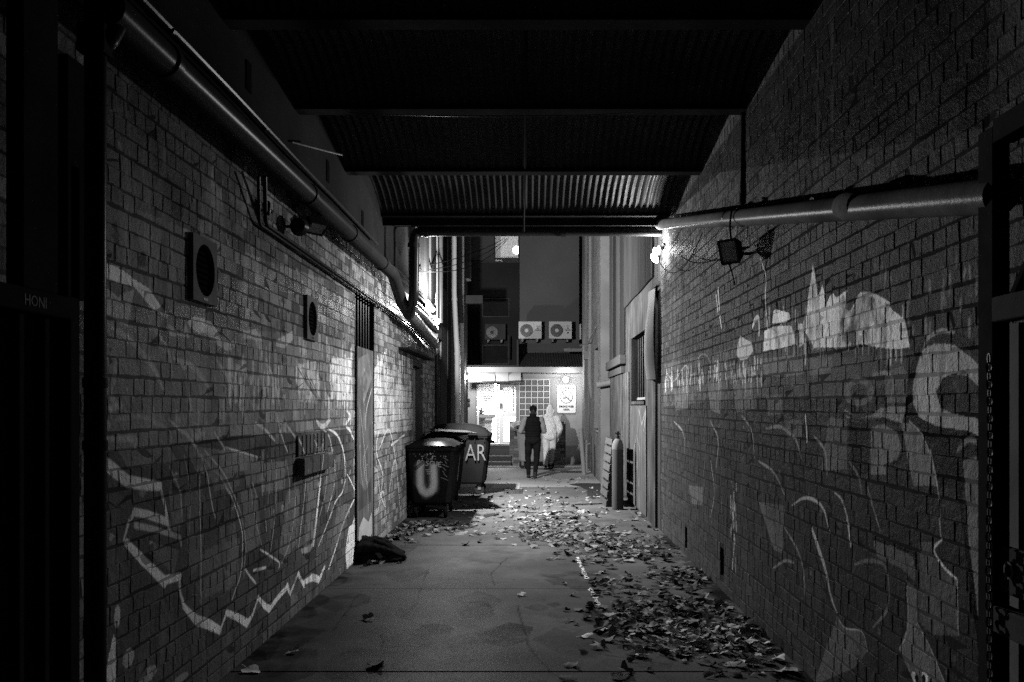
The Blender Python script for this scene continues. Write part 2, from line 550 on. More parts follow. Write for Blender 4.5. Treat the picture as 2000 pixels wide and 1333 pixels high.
# faint letter shapes in the middle band
gl([(498,825),(520,842),(536,861)], 0.36, 6); gl([(541,813),(550,850),(562,884)], 0.34, 4)
glp([(440,874),(470,880),(503,892),(498,914),(470,922),(440,926)], 0.2, 0.8)
gl([(440,874),(503,893)], 0.4, 3); gl([(503,893),(497,916)], 0.34, 2)
gl([(330,820),(352,840),(366,850),(380,870),(388,882)], 0.3, 7, 0.9); gl([(386,884),(402,900),(418,922)], 0.3, 6, 0.8)
gl([(420,845),(440,880)], 0.3, 5, 0.8); gl([(370,834),(380,852),(400,846)], 0.26, 10, 0.8)
gl([(230,700),(222,745),(216,770),(236,800)], 0.26, 14, 0.8); gl([(212,800),(236,792)], 0.3, 12, 0.8)
gl([(206,858),(262,858),(264,872)], 0.28, 12, 0.8)
gl([(618,822),(626,832),(634,832),(645,820)], 0.5, 9); gl([(642,839),(654,846),(663,858),(671,884),(674,910),(674,942)], 0.62, 5)
gl([(678,803),(684,814),(676,830),(684,842),(691,858)], 0.55, 6); gl([(622,828),(642,852),(648,876),(654,902)], 0.36, 4)
gl([(628,868),(622,880),(634,884)], 0.24, 10, 0.7)
# big jagged outline
gl([(206,905),(222,918),(250,941),(285,947),(312,950)], 0.42, [24,24,22,20,16])
gl([(312,950),(320,978),(331,1032)], 0.4, [8,9,10])
gl([(262,1000),(290,1006),(328,1020)], 0.36, [14,15,13]); gl([(264,1000),(252,1018),(241,1056)], 0.34, [9,8,6])
gl([(264,1026),(310,1036),(352,1050),(354,1066)], 0.26, [12,10,9,5])
gl([(247,1060),(280,1095),(322,1137)], 0.44, [14,18,20]); gl([(320,1134),(352,1126)], 0.44, [16,14])
gl([(350,1126),(352,1160),(360,1186)], 0.42, [7,7,9]); gl([(358,1184),(384,1212),(408,1220),(430,1232)], 0.46, [9,18,18,14])
gl([(430,1234),(443,1195)], 0.44, 7); gl([(442,1197),(462,1205),(482,1217)], 0.48, [10,13,15])
gl([(482,1220),(494,1200),(505,1166)], 0.44, [12,7,6]); gl([(505,1168),(515,1182),(526,1190)], 0.5, [8,11,13])
gl([(526,1192),(541,1170),(560,1148)], 0.48, [10,10,10]); gl([(561,1144),(567,1160)], 0.5, [10,8])
gl([(567,1160),(583,1120)], 0.48, 6); gl([(583,1121),(594,1144)], 0.54, 8); gl([(594,1138),(610,1128),(622,1132)], 0.54, [8,13,12])
gl([(622,1136),(634,1108)], 0.5, 7)
# long thin strokes
for pts, w, v in (([(390,930),(391,1000),(393,1090),(392,1178)], 3.2, .36), ([(393,886),(405,930),(414,985),(421,1013)], 3, .4),
                  ([(413,912),(432,934),(449,962),(463,1000),(473,1040),(474,1085),(469,1125),(453,1172)], 3.6, .4),
                  ([(489,951),(498,1010),(511,1064)], 3, .38), ([(576,933),(577,975),(575,1010),(566,1060),(551,1100)], 3, .46),
                  ([(598,933),(593,985),(583,1072)], 2.6, .44), ([(518,990),(521,1058)], 2.5, .36), ([(514,880),(512,970)], 2, .36),
                  ([(530,900),(524,984)], 2.2, .36), ([(654,900),(654,930),(650,962),(639,1000)], 2.8, .5),
                  ([(674,940),(668,962),(656,980),(640,1022),(622,1068)], 3, .52), ([(678,927),(686,942),(693,958)], 3.4, .54),
                  ([(692,976),(680,1000),(670,1025),(656,1070),(642,1112)], 5, .52), ([(507,1073),(528,1086),(546,1100),(544,1112)], 4, .44),
                  ([(496,1115),(519,1109)], 5, .42), ([(479,1112),(490,1128),(500,1140)], 5, .4), ([(492,940),(502,972)], 3, .36),
                  ([(440,950),(448,964)], 4, .34)):
    gl(pts, v, w, 1, 0.2)
gl([(628,918),(622,980),(612,1062)], 0.56, [9,10,12])
glp([(612,1060),(606,1078),(590,1082),(588,1074)], 0.3, 0.8)
glp([(681,1030),(688,1024),(693,1010),(693,1070),(689,1100),(677,1112),(675,1075)], 0.5, 0.95)
glp([(560,960),(586,955),(580,1060),(560,1090),(545,1080)], 0.17, 0.6); glp([(470,960),(500,955),(512,1060),(480,1085)], 0.15, 0.6)
glp([(430,1030),(460,1020),(468,1130),(440,1160)], 0.14, 0.6); glp([(360,960),(386,955),(390,1100),(370,1130)], 0.13, 0.6)
# soot runs, chips and smears of old paint
rs_ = random.Random(77)
for i in range(90):
    y = rs_.uniform(3.6, 18); z = rs_.uniform(.6, 3.4); h = rs_.uniform(.15, .9)
    GL.line([(y, z), (y+rs_.uniform(-.01, .01), z-h)], .035, rs_.uniform(.02, .09), rs_.uniform(.25, .6), .04, .6)
for i in range(420):
    y = rs_.uniform(3.6, 14); z = rs_.uniform(.9, 3.4); r_ = rs_.uniform(.008, .045)
    GL.poly([(y+r_*1.5*rs_.uniform(.4, 1.2)*math.cos(a), z+r_*rs_.uniform(.4, 1.2)*math.sin(a)) for a in np.linspace(0, 6.28, 9)[:-1]], rs_.choice((.04, .05, .34, .42)), rs_.uniform(.4, .9), .4)
GL.poly([(3.0,2.6),(6.5,2.75),(9.5,2.95),(9.5,3.6),(3.0,3.6)], .03, .7, .8)  # drain pipe's shade on the bricks below, painted into their colour
# softer filler shapes inside the big outline
for q, v in (([(230,880),(330,868),(345,900),(250,915)], .16), ([(330,960),(356,956),(352,1040),(338,1036)], .15), ([(400,900),(470,890),(466,950),(420,960)], .14),
             ([(300,1060),(350,1075),(340,1120),(300,1090)], .12), ([(515,905),(560,900),(556,955),(520,960)], .17), ([(600,930),(622,925),(612,1050),(596,1060)], .15),
             ([(630,950),(652,905),(652,960),(636,1000)], .14), ([(660,985),(686,985),(660,1060),(645,1080)], .12), ([(440,1060),(468,1050),(464,1120),(446,1150)], .13),
             ([(395,1080),(430,1060),(436,1150),(400,1170)], .12), ([(360,870),(440,880),(436,926),(380,918)], .14), ([(475,905),(512,900),(516,940),(482,950)], .15)):
    glp(q, v, .75, .45)
for pts, w, v in (([(220,640),(260,670),(300,720),(318,760)], 12, .3), ([(300,640),(330,690),(336,740)], 9, .26), ([(340,700),(380,720),(410,760)], 10, .28), ([(226,820),(280,815),(330,840)], 9, .22),
                  ([(420,700),(450,745),(470,800)], 8, .3), ([(520,700),(540,760),(548,800)], 8, .34), ([(560,830),(580,860),(590,885)], 5, .34), ([(400,880),(440,930),(470,1000)], 4, .3),
                  ([(360,890),(372,960),(370,1040)], 4, .26), ([(540,910),(538,1000),(528,1080)], 3, .32), ([(470,1000),(480,1060),(476,1130)], 3, .3), ([(330,910),(352,960),(356,1020)], 5, .26),
                  ([(610,860),(616,880),(612,920)], 4, .4), ([(560,900),(566,960),(560,1010)], 2.4, .36), ([(640,905),(636,960),(624,1010)], 2.4, .44)):
    gl(pts, v, w, .85, .45)
# pale ovals near the floor
def ovl(px, py, rx, ry, v):
    c = wl(px, py); e = wl(px+rx, py); GL.ell(c, abs(e[0]-c[0]), ry*c[0]/F, v, 1, 0.15)
ovl(190, 1232, 12, 22, .5); ovl(229, 1205, 6, 22, .48); ovl(251, 1285, 11, 19, .36)
glp([(196,1262),(204,1300),(206,1333),(186,1333),(188,1296)], .45); glp([(222,1240),(229,1252),(226,1333),(206,1333),(212,1280)], .5)
ovl(290, 1318, 18, 14, .3); ovl(352, 1328, 16, 10, .22)
# mural between the recess and the door
for i in range(60):
    a = R.uniform(735, 803); b = R.uniform(690, 790)
    gl([(a, b), (a+R.uniform(-1, 1), b+R.uniform(20, 60))], 0.6*R.uniform(.7, 1.1), R.uniform(3, 6), .8, .7, .02)
glp([(731,720),(745,700),(760,740),(770,705),(790,760),(803,750),(803,840),(731,850)], .5, .5, .8)
for pts in ([(731,760),(745,800),(752,850)], [(740,880),(760,840),(775,910)], [(735,900),(742,960),(752,990)], [(760,960),(772,900),(782,1000)],
            [(738,1000),(748,960),(756,1020)], [(764,870),(790,850)], [(745,720),(752,690),(760,740)], [(742,830),(735,880),(748,930),(740,980)]):
    gl(pts, .42, 4, .9)

for pts, w, v in (([(706,800),(712,860),(718,930),(722,1000)], 3, .3), ([(704,780),(706,900),(712,960)], 2, .26), ([(728,760),(718,800),(716,840)], 4, .3), ([(720,870),(712,900),(716,940)], 3, .24)):
    gl(pts, v, w, .8, .5)
glp([(701,1080),(704,1030),(712,1010),(722,1020),(728,1000),(729,1040),(712,1090)], .3, .8, .2)
glp([(702,700),(722,690),(728,740),(712,790),(702,770)], .2, .5, .8); glp([(702,940),(716,960),(728,930),(727,980),(702,1000)], .03, .6, .5)
GR = Canvas(3.4, 12.4, 0.0, 4.1, 170)
def gr(pts, val, w, a=1.0, wear=0.3, soft=0.006):
    q = [wr(*p) for p in pts]
    ws = w if isinstance(w, (list, tuple)) else [w]*len(pts)
    wm = [wi*p[0]/F*1.15 for wi, p in zip(ws, q)]
    if len(q) > 2: q, wm = GR.curve(q, wm)
    GR.line(q, min(.85, val*1.6) if val > .07 else val, wm, a, soft, wear)
def grp(pts, val, a=1.0, wear=0.3): GR.poly([wr(*p) for p in pts], min(.85, val*1.45) if val > .07 else val, a, wear)
def c5(l): return [(1280+x/2.777, 500+y/2.777) for x, y in l]
def c6(l): return [(1280+x/2.777, 880+y/2.777) for x, y in l]
# shade above the sloping pipe, painted dark into the brick colour
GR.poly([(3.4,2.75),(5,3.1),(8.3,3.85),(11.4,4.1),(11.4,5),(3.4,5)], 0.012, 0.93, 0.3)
# dark painted lower half of the wall
grp([(1296,790),(1400,790),(1487,770),(1640,780),(1760,740),(1930,720),(1930,1500),(1296,1100)], 0.045, 0.7, 0.3)
grp([(1296,712),(1400,690),(1487,655),(1560,640),(1650,700),(1770,690),(1770,740),(1640,785),(1487,775),(1296,795)], 0.09, 0.45, 0.95)
# white skyline
grp(c5([(820,300),(838,160),(855,45),(872,150),(880,220),(892,200),(905,155),(918,210),(920,290)]), .8, 1, .5)
grp(c5([(820,290),(920,285),(945,225),(962,205),(985,235),(1038,190),(1030,290),(1050,300),(1080,290),(1102,210),(1160,215),(1250,250),(1290,300),
        (1345,340),(1378,500),(1290,510),(1200,500),(1110,480),(1000,500),(860,500),(815,420)]), .7, .95, .95)
gr(c5([(1110,208),(1180,218),(1270,262)]), .85, 7); gr(c5([(930,260),(985,235),(1040,195)]), .85, 5); gr(c5([(1345,340),(1362,420),(1378,505)]), .8, 4)
gr(c5([(1100,220),(1085,260),(1062,300)]), .8, 4)
grp(c5([(632,370),(640,300),(652,292),(725,312),(733,345),(700,365)]), .85, 1, .3)
grp(c5([(590,410),(640,385),(735,380),(750,420),(760,480),(700,500),(585,520)]), .72, .9, .6)
grp(c5([(775,370),(800,370),(805,480),(780,500)]), .6, .9, .5)
for i in range(70):
    a = R.uniform(1490, 1770); b = R.uniform(600, 670)
    gr([(a, b), (a, b+R.uniform(15, 50))], R.choice((.85, .7, .25)), R.uniform(2, 6), .7, .6, .015)
gr(c5([(570,20),(600,120),(595,230),(600,330)]), .6, 5, .8, .8); gr(c5([(525,390),(540,350),(560,345),(562,430)]), .55, 10, .8, .5)
grp(c5([(448,470),(460,435),(490,455),(520,470),(530,520),(500,560),(460,570),(440,540)]), .36, .8, .5)
for i in range(90):
    a = R.uniform(1296, 1488); t = (a-1296)/190
    b = R.uniform(720-25*t, 750-10*t)
    gr([(a, b), (a+R.uniform(-1, 1), b+R.uniform(8, 30))], R.uniform(.3, .6), R.uniform(2, 4.5), .8, .6, .015)
gr(c5([(215,600),(245,540),(280,545),(300,590)]), .16, 2, .7); gr(c5([(300,680),(325,570),(350,660)]), .18, 2, .7)
gr(c5([(60,690),(62,640),(100,680),(150,610),(170,600),(190,650),(215,640),(200,700)]), .2, 2, .7)
gr(c5([(390,600),(440,590),(430,650),(385,660)]), .16, 2, .7)
for (a, b, l) in ((340,180,110), (330,220,80), (350,330,60)):
    gr(c5([(a, b), (a+8, b+l)]), .4, 6, .7, .8)
for i in range(26):
    a = R.uniform(1700, 1910); b = R.uniform(500, 640)
    gr([(a, b), (a+R.uniform(-1, 1), b+R.uniform(10, 45))], R.uniform(.22, .42), R.uniform(3, 7), .6, .8, .02)
# large eye shape
grp(c5([(1400,560),(1440,470),(1540,410),(1660,420),(1840,560),(1840,1300),(1540,1250),(1480,1080),(1400,960),(1340,900),(1350,700)]), .014, .9, .3)
grp(c5([(1450,505),(1530,475),(1620,488),(1720,560),(1800,650),(1822,1010),(1700,955),(1520,925),(1430,880),(1395,800),(1400,690),(1420,600)]), .32, .95, .2)
grp(c5([(1520,740),(1560,665),(1620,640),(1700,660),(1760,720),(1812,810),(1812,890),(1700,880),(1600,855),(1550,830)]), .02, 1, .1)
gr(c5([(1455,500),(1480,450),(1550,410),(1620,420)]), .26, 8, .9); gr(c5([(1450,560),(1440,520),(1490,480),(1560,475)]), .03, 5, .9)
gr(c5([(1630,480),(1720,545),(1800,640)]), .05, 7, .9); gr(c5([(1620,690),(1650,750)]), .08, 10, .5)
gr(c5([(1380,620),(1375,800),(1420,890),(1520,945),(1700,985),(1820,1030)]), .015, 14, .9)
# second smaller eye and letter shapes
for r_, v in ((78, .16), (46, .03)):
    c = wr(*c5([(1100, 740)])[0]); e = wr(*c5([(1100+r_, 740)])[0]); GR.ell(c, abs(e[0]-c[0])*1.1, r_/2.777*c[0]/F, v, .9, .3)
grp(c5([(1020,830),(1100,880),(1180,865),(1220,825),(1360,820),(1340,910),(1240,880),(1140,890),(1040,885)]), .2, .9, .25)
gr(c5([(1020,850),(1090,885),(1180,890),(1280,905),(1350,960)]), .02, 8, .9)
grp(c5([(1170,930),(1240,915),(1310,960),(1335,1040),(1310,1110),(1250,1140),(1250,1190),(1170,1190)]), .15, .9, .3)
gr(c5([(1190,895),(1280,910),(1340,960),(1350,1050),(1310,1120),(1240,1140)]), .02, 7, .95)
grp(c5([(1335,910),(1390,915),(1440,970),(1490,1090),(1520,1250),(1400,1250),(1370,1120),(1350,1000)]), .15, .9, .3)
gr(c5([(1380,900),(1440,965),(1490,1085),(1525,1250)]), .32, 2.5)
grp(c5([(1050,900),(1160,905),(1160,1190),(1050,1200)]), .012, .8, .3)
grp(c5([(940,880),(1040,890),(1040,1160),(900,1170)]), .1, .7, .4)
gr(c5([(815,870),(822,1010)]), .34, 5, .9)
for i in range(110):
    y = rs_.uniform(3.4, 12.2); z = rs_.uniform(.8, 4.0); h = rs_.uniform(.2, 1.1)
    GR.line([(y, z), (y+rs_.uniform(-.01, .01), z-h)], rs_.choice((.01, .015, .06)), rs_.uniform(.02, .08), rs_.uniform(.25, .6), .04, .6)
for i in range(420):
    y = rs_.uniform(3.4, 12.2); z = rs_.uniform(.5, 2.7); r_ = rs_.uniform(.006, .03)
    GR.poly([(y+r_*1.5*rs_.uniform(.4, 1.2)*math.cos(a), z+r_*rs_.uniform(.4, 1.2)*math.sin(a)) for a in np.linspace(0, 6.28, 9)[:-1]], rs_.choice((.012, .015, .08, .11)), rs_.uniform(.4, .9), .4)
# extra spray shapes through the dark lower wall
for q, v in ((c5([(580,560),(700,545),(800,540),(805,640),(700,660),(590,650)]), .13), (c5([(830,560),(960,550),(960,640),(840,650)]), .12), (c5([(600,760),(680,750),(690,860),(610,870)]), .09),
             (c5([(700,900),(790,890),(800,980),(720,1000)]), .08), (c5([(1240,640),(1340,600),(1370,640),(1360,800),(1250,800)]), .13), (c5([(100,720),(180,715),(175,830),(110,840)]), .09),
             (c5([(280,690),(360,690),(350,860),(300,840)]), .1), (c5([(420,700),(540,690),(545,830),(440,850)]), .09), (c6([(560,280),(700,300),(690,560),(640,540)]), .08), (c6([(180,190),(260,200),(255,300),(200,290)]), .075)):
    grp(q, v, .7, .5)
for pts, w, v in ((c5([(600,940),(680,930),(760,1000),(790,1100)]), 6, .13), (c5([(860,980),(920,1060),(930,1190)]), 6, .14), (c5([(100,900),(150,960),(160,1080)]), 4, .14), (c5([(300,900),(340,1000),(330,1150)]), 4, .13),
                  (c5([(470,870),(520,950),(540,1100)]), 5, .12), (c5([(1180,650),(1260,640),(1290,700),(1270,780)]), 8, .17), (c6([(560,60),(640,120),(700,240)]), 5, .13), (c6([(300,60),(320,220),(300,360)]), 4, .12),
                  (c6([(700,420),(760,520),(800,640),(810,780)]), 6, .12), (c6([(1050,60),(1100,140),(1120,240)]), 6, .14), (c5([(1640,1060),(1700,1000),(1770,1040),(1800,1120)]), 10, .18)):
    gr(pts, v, w, .85, .4)
# lower right shapes
grp(c6([(1668,60),(1740,35),(1806,60),(1806,1300),(1780,1258),(1740,800),(1700,480)]), .13, .95, .2)
gr(c6([(1630,60),(1660,300),(1700,600),(1735,900),(1790,1250)]), .012, 17, .95)
grp(c6([(1440,500),(1555,495),(1510,545),(1560,635),(1635,700),(1640,1010),(1500,1000),(1425,930),(1425,740)]), .08, .9, .3)
gr(c6([(1490,0),(1530,200),(1545,400),(1552,488)]), .34, 2.5); gr(c6([(1552,488),(1512,540),(1560,632),(1636,702)]), .5, 5); gr(c6([(1636,702),(1642,1000)]), .3, 2.5)
grp(c6([(1365,708),(1418,755),(1420,940),(1490,1070),(1570,1258),(1400,1258),(1320,1080),(1365,970)]), .12, .95, .2)
gr(c6([(1420,940),(1490,1070),(1572,1262)]), .32, 2); gr(c6([(1365,708),(1366,970),(1322,1080)]), .3, 2)
gr(c6([(850,430),(885,530),(920,640),(955,800),(985,880)]), .2, [13,12,10,7,4]); gr(c6([(835,480),(905,690),(960,870)]), .015, 5)
gr(c6([(740,300),(800,262),(860,270),(910,320),(945,440)]), .22, [3,5,6,6,4]); gr(c6([(970,230),(1010,270),(1040,370),(1060,520)]), .26, [3,5,8,9])
gr(c6([(1150,200),(1180,310),(1220,440)]), .14, 4); gr(c6([(1180,480),(1290,520),(1420,570)]), .02, 10)
grp(c6([(1180,490),(1290,525),(1400,580),(1415,720),(1330,640),(1200,580)]), .1, .9)
gr(c6([(1080,620),(1160,600),(1250,640),(1260,850),(1180,960)]), .1, 7, .9)
grp(c6([(985,905),(1030,965),(1120,985),(1150,1090),(1080,1180),(900,1258),(860,1258)]), .075, .85)
gr(c6([(985,905),(1030,965),(1120,985),(1150,1090)]), .25, 2)
for i in range(26):
    a = 1280+R.uniform(408, 440)/2.777; b = 880+R.uniform(170, 620)/2.777
    gr([(a, b), (a, b+R.uniform(8, 30))], R.uniform(.16, .34), R.uniform(2, 4), .7, .6, .01)
for (x, y, rx, ry) in ((1405,1232,18,26), (1462,1232,18,26)):
    p = c6([(x, y)])[0]; q = wr(*p); e = wr(p[0]+rx/2.777, p[1]); GR.ell(q, abs(e[0]-q[0]), ry/2.777*q[0]/F, .7, 1, .05)
for (x, y) in ((1415,1240), (1455,1240)):
    p = c6([(x, y)])[0]; q = wr(*p); GR.ell(q, .02, .02, .02, 1, 0)
gr(c6([(640,640),(700,600),(750,610)]), .12, 5, .8);

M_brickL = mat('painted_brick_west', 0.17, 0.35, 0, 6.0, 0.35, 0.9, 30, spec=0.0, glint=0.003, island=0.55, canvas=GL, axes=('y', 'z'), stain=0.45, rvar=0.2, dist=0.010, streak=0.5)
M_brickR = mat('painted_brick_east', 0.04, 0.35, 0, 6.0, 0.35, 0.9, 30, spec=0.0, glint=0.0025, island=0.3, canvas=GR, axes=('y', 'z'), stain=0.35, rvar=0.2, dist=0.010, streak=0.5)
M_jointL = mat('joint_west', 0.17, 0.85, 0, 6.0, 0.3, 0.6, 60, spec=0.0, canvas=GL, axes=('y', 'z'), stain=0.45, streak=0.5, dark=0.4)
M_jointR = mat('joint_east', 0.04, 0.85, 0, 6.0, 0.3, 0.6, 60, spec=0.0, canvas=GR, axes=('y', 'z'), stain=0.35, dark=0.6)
M_mortar = mat('dirty_mortar', 0.07, 0.9, 0, 9, 0.4, 0.6, 60, stain=0.4)
M_brick_plain = mat('plain_brick', 0.2, 0.8, 0, 6, 0.3, 0.5, 60, island=0.35, stain=0.4)
M_brick_pale = mat('pale_painted_brick', 0.09, 0.6, 0, 6, 0.2, 0.5, 60, island=0.12, stain=0.3)

JT = 0.007
def brick_proto(L, H, D, rng):
    """outward = +x, length along y, height along z; front at x=0"""
    j = lambda a: rng.uniform(-a, a)
    o = []
    for (y, z) in ((-.5,-.5),(-.17,-.5),(.2,-.5),(.5,-.5),(.5,0),(.5,.5),(.15,.5),(-.2,.5),(-.5,.5),(-.5,0)):
        o.append((y*L + j(.0035), z*H + j(.0032)))
    n = len(o); e = 0.0032
    vs = [(-D, y, z) for y, z in o] + [(-e + j(.001), y, z) for y, z in o]
    vs += [(j(.0012), y*(1-2*e/L), z*(1-2*e/H)) for y, z in o]
    fs = []
    for r_ in (0, 1):
        for i in range(n):
            k = (i+1) % n
            fs.append((r_*n+i, r_*n+k, (r_+1)*n+k, (r_+1)*n+i))
    fs.append(tuple(range(2*n, 3*n)))
    return vs, fs

def visible(p, m=10):
    if p[1] < 0.3: return False
    s = F/p[1]
    x = CX + p[0]*s; y = CY - (p[2]-EYE)*s
    return -m < x < 2000+m and -m < y < 1333+m

def brick_wall(root, X, sgn, y0, y1, z0, z1, holes, M, n_single, seed, flemish=0.35, thick=0.22, course=COURSE, hide=None):
    rng = random.Random(seed)
    H = course - JT
    protos = {}
    for kind, L in (('s', PITCH-JT), ('h', PITCH/2-JT)):
        protos[kind] = [brick_proto(L, H, 0.045, rng) for _ in range(5)]
    items = []
    nz = int(round((z1-z0)/course))
    for c in range(nz):
        zc = z0 + (c+0.5)*course
        iv = [(y0, y1)]
        for (a, b, za, zb) in holes:
            if zc > za-0.01 and zc < zb+0.01:
                new = []
                for (p, q) in iv:
                    if b <= p or a >= q: new.append((p, q)); continue
                    if a > p: new.append((p, a))
                    if b < q: new.append((b, q))
                iv = new
        for (p, q) in iv:
            y = p - rng.uniform(0, PITCH) if p == y0 else p
            head_row = (c % 4 == 3)
            while y < q - 0.02:
                L = PITCH/2 if (head_row or rng.random() < flemish) else PITCH
                a, b = max(y, p), min(y+L, q)
                if b - a > 0.035:
                    kind = 's' if (b-a) > PITCH*0.75 else 'h'
                    full = (PITCH if kind == 's' else PITCH/2) - JT
                    items.append((kind, rng.randrange(5), (a+b)/2 + rng.uniform(-.002, .002), zc + rng.uniform(-.003, .003) + .004*math.sin(1.7*y+c*2.1),
                                  (b-a-JT)/full, X + sgn*rng.choice((0, 0, 0, .0006, -.0008, .0012, -.0016))))
                y += L
    def area(it):
        p = (it[5], it[2], it[3])
        if not visible(p) or (hide and hide(p)): return 0
        return it[4]*(2 if it[0] == 's' else 1)/(p[1]**2 + 0.5)/max(p[1], 1)
    items.sort(key=area, reverse=True)
    off = origin_of(root)
    meshes = {}
    for kind in protos:
        for i, (vs, fs) in enumerate(protos[kind]):
            mb = MB().add([(sgn*v[0], v[1]*1.0, v[2]) for v in vs], fs)
            meshes[(kind, i)] = mb
    linked = {}
    for it in items[:n_single]:
        key = (it[0], it[1])
        if key not in linked: linked[key] = meshes[key].mesh('brick', M)
        o = bpy.data.objects.new('brick', linked[key])
        o.location = Vector((it[5], it[2], it[3])) - off
        o.rotation_euler = (rng.uniform(-.01, .01), 0, rng.uniform(-.005, .005))
        o.scale = (1, it[4], 1)
        COL.objects.link(o); o.parent = root
    mb = MB()
    for it in items[n_single:]:
        src = meshes[(it[0], it[1])]
        rz = rng.uniform(-.005, .005)
        mb.add([(v[0]+it[5]+rz*v[1]*it[4], v[1]*it[4]+it[2], v[2]+it[3]) for v in src.v], src.f)
    if mb.v:
        o = mb.build('bricks', M, root); o['kind'] = 'stuff'
    # mortar core with the openings left out
    core = MB()
    ys = sorted(set([y0, y1] + [h for q in holes for h in q[:2]]))
    for a, b in zip(ys[:-1], ys[1:]):
        zs = [(z0, z1)]
        for (p, q, za, zb) in holes:
            if p <= a+1e-6 and q >= b-1e-6:
                new = []
                for (u, w) in zs:
                    if za > u: new.append((u, min(za, w)))
                    if zb < w: new.append((max(zb, u), w))
                zs = new
        for (u, w) in zs:
            core.box((X - sgn*0.0022, a, u), (X - sgn*thick, b, w))
    core.build('mortar', {M_brickL: M_jointL, M_brickR: M_jointR}.get(M, M), root)

# ---- west (left) wall
RECESS = (yl(693), yl(731), 0.0, 2.98)
DOORL = (yl(807), yl(826), 0.0, 2.42)
west = thing('brick_wall', 'long painted brick wall on the left with a jagged white graffiti outline', 'wall', (XL, 9.0, 0))
def hideL(p): return CX + p[0]*F/p[1] < 200
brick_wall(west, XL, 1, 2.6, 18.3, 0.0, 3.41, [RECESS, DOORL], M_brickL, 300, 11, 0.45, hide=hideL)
B((XL-0.25, 2.0, 3.41), (XL-0.003, 18.3, 4.9)).build('render_band', M_render_dark, west)
for px, py in ((485,150), (640,335), (708,430)):
    p = PX(px, py, XL)
    B((XL-0.004, p.y-0.05, p.z-0.1), (XL+0.006, p.y+0.05, p.z+0.1)).build('air_brick', M_black, west)
# projecting brick ledge with a slot of upright bricks
LB = (yl(577), yl(638))
zt = wl(577, 893)[1]
for i, k in enumerate(np.linspace(LB[0]+.02, LB[1]-.02, 9)[:-1]):
    B((XL+0.004, k, zt+0.005), (XL+0.02, k+0.10, zt+0.17), 0.004).build('soldier_brick', M_brickL, west)
w_ = (LB[1]-LB[0]-0.03)/4
for i in range(4):
    B((XL+0.002, LB[0]+i*(w_+0.01), zt-0.155), (XL+0.075, LB[0]+i*(w_+0.01)+w_, zt-0.012), 0.006).build('ledge_brick', M_brickL, west)
# boarded recess
REC_M = mat('painted_board', 0.1, 0.6, 0, 6, 0.5, 0.3, 30, stain=0.4, streak=0.6, canvas=GL)
ra, rb = RECESS[0], RECESS[1]
B((XL-0.24, ra-0.02, 0), (XL-0.225, rb+0.02, 3.0)).build('recess_back', M_black, west)
B((XL-0.035, ra+0.2, 0.0), (XL-0.012, rb+0.0, 2.36), 0.004).build('door_board', REC_M, west)
for i in range(7):
    y = ra + 0.12 + i*(rb-ra-0.2)/6
    T([(XL-0.06, y, 2.36), (XL-0.06, y, 2.97)], 0.012, 6).build('window_bar', M_dark, west, True)
# side door recess with canopy board and door leaf
da, db = DOORL[0], DOORL[1]
leaf = B((XL-0.17, da+0.08, 0), (XL-0.13, db-0.02, 2.35), 0.004).build('door', mat('old_door_paint', 0.25, 0.6, 0, 4, 0.35, 0.3, 30, stain=0.4), west)
B((XL-0.129, da+0.1, 0.2), (XL-0.12, db-0.1, 1.0)).build('door_panel', M_dark, leaf)
B((XL-0.2, da, 2.42-0.06), (XL-0.02, db, 2.42)).build('door_frame', M_dark, west)
c0, c1 = PX(800, 662, XL+0.16), PX(848, 707, XL+0.16)
B((XL+0.004, c0.y, 2.50), (XL+0.17, c1.y, 2.535), 0.004).build('door_canopy', M_dark, west)

# ---- east (right) wall
HOLES_R = []
for px, py in ((1340, 1052), (1410, 1098)):
    p = PX(px, py, XR)
    HOLES_R.append((p.y-0.075, p.y+0.075, p.z-0.13, p.z+0.13))
east = thing('brick_wall', 'painted brick wall on the right with white skyline and eye graffiti', 'wall', (XR, 8.0, 0))
def hideR(p): return CX + p[0]*F/p[1] > 1925
YR_END = yr(1291)
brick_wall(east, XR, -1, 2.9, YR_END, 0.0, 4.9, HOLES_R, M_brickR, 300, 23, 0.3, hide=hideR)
for h in HOLES_R:
    B((XR+0.215, h[0]-.01, h[2]-.01), (XR+0.23, h[1]+.01, h[3]+.01)).build('vent_back', M_black, east)
p = PX(1405, 255, XR)
west['kind'] = 'thing'; east['kind'] = 'thing'
# ------------------------------------------------------------------ ground
CF = Canvas(-2.2, 2.1, 3.2, 21.0, 70)
rf_ = random.Random(31)
def blobf(x, y, r_, v, a, ex=1.6):
    n = rf_.randint(9, 14)
    CF.poly([(x+r_*rf_.uniform(.6, 1.15)*math.cos(t), y+ex*r_*rf_.uniform(.6, 1.15)*math.sin(t)) for t in np.linspace(0, 6.28, n)[:-1]], v, a, .8)
for i in range(70): blobf(rf_.uniform(-1.9, 1.7), rf_.uniform(4, 14), rf_.uniform(.05, .35), .013, rf_.uniform(.2, .5))
for i in range(60): blobf(rf_.uniform(-1.6, 1.2), rf_.uniform(4, 12), rf_.uniform(.04, .22), .05, rf_.uniform(.2, .5))
for i in range(160): blobf(rf_.uniform(-1.9, 1.7), rf_.uniform(4, 16), rf_.uniform(.008, .02), rf_.choice((.007, .012, .07)), .8, 1.1)
for px, py, r_, v in ((1210, 1045, .16, .012), (1170, 1205, .2, .012), (840, 1240, .22, .012), (930, 1190, .2, .012), (905, 1200, .3, .045), (820, 1195, .22, .048), (790, 1260, .2, .045), (990, 1240, .24, .016)):
    g_ = G(px, py); blobf(g_.x, g_.y, r_, v, .7)
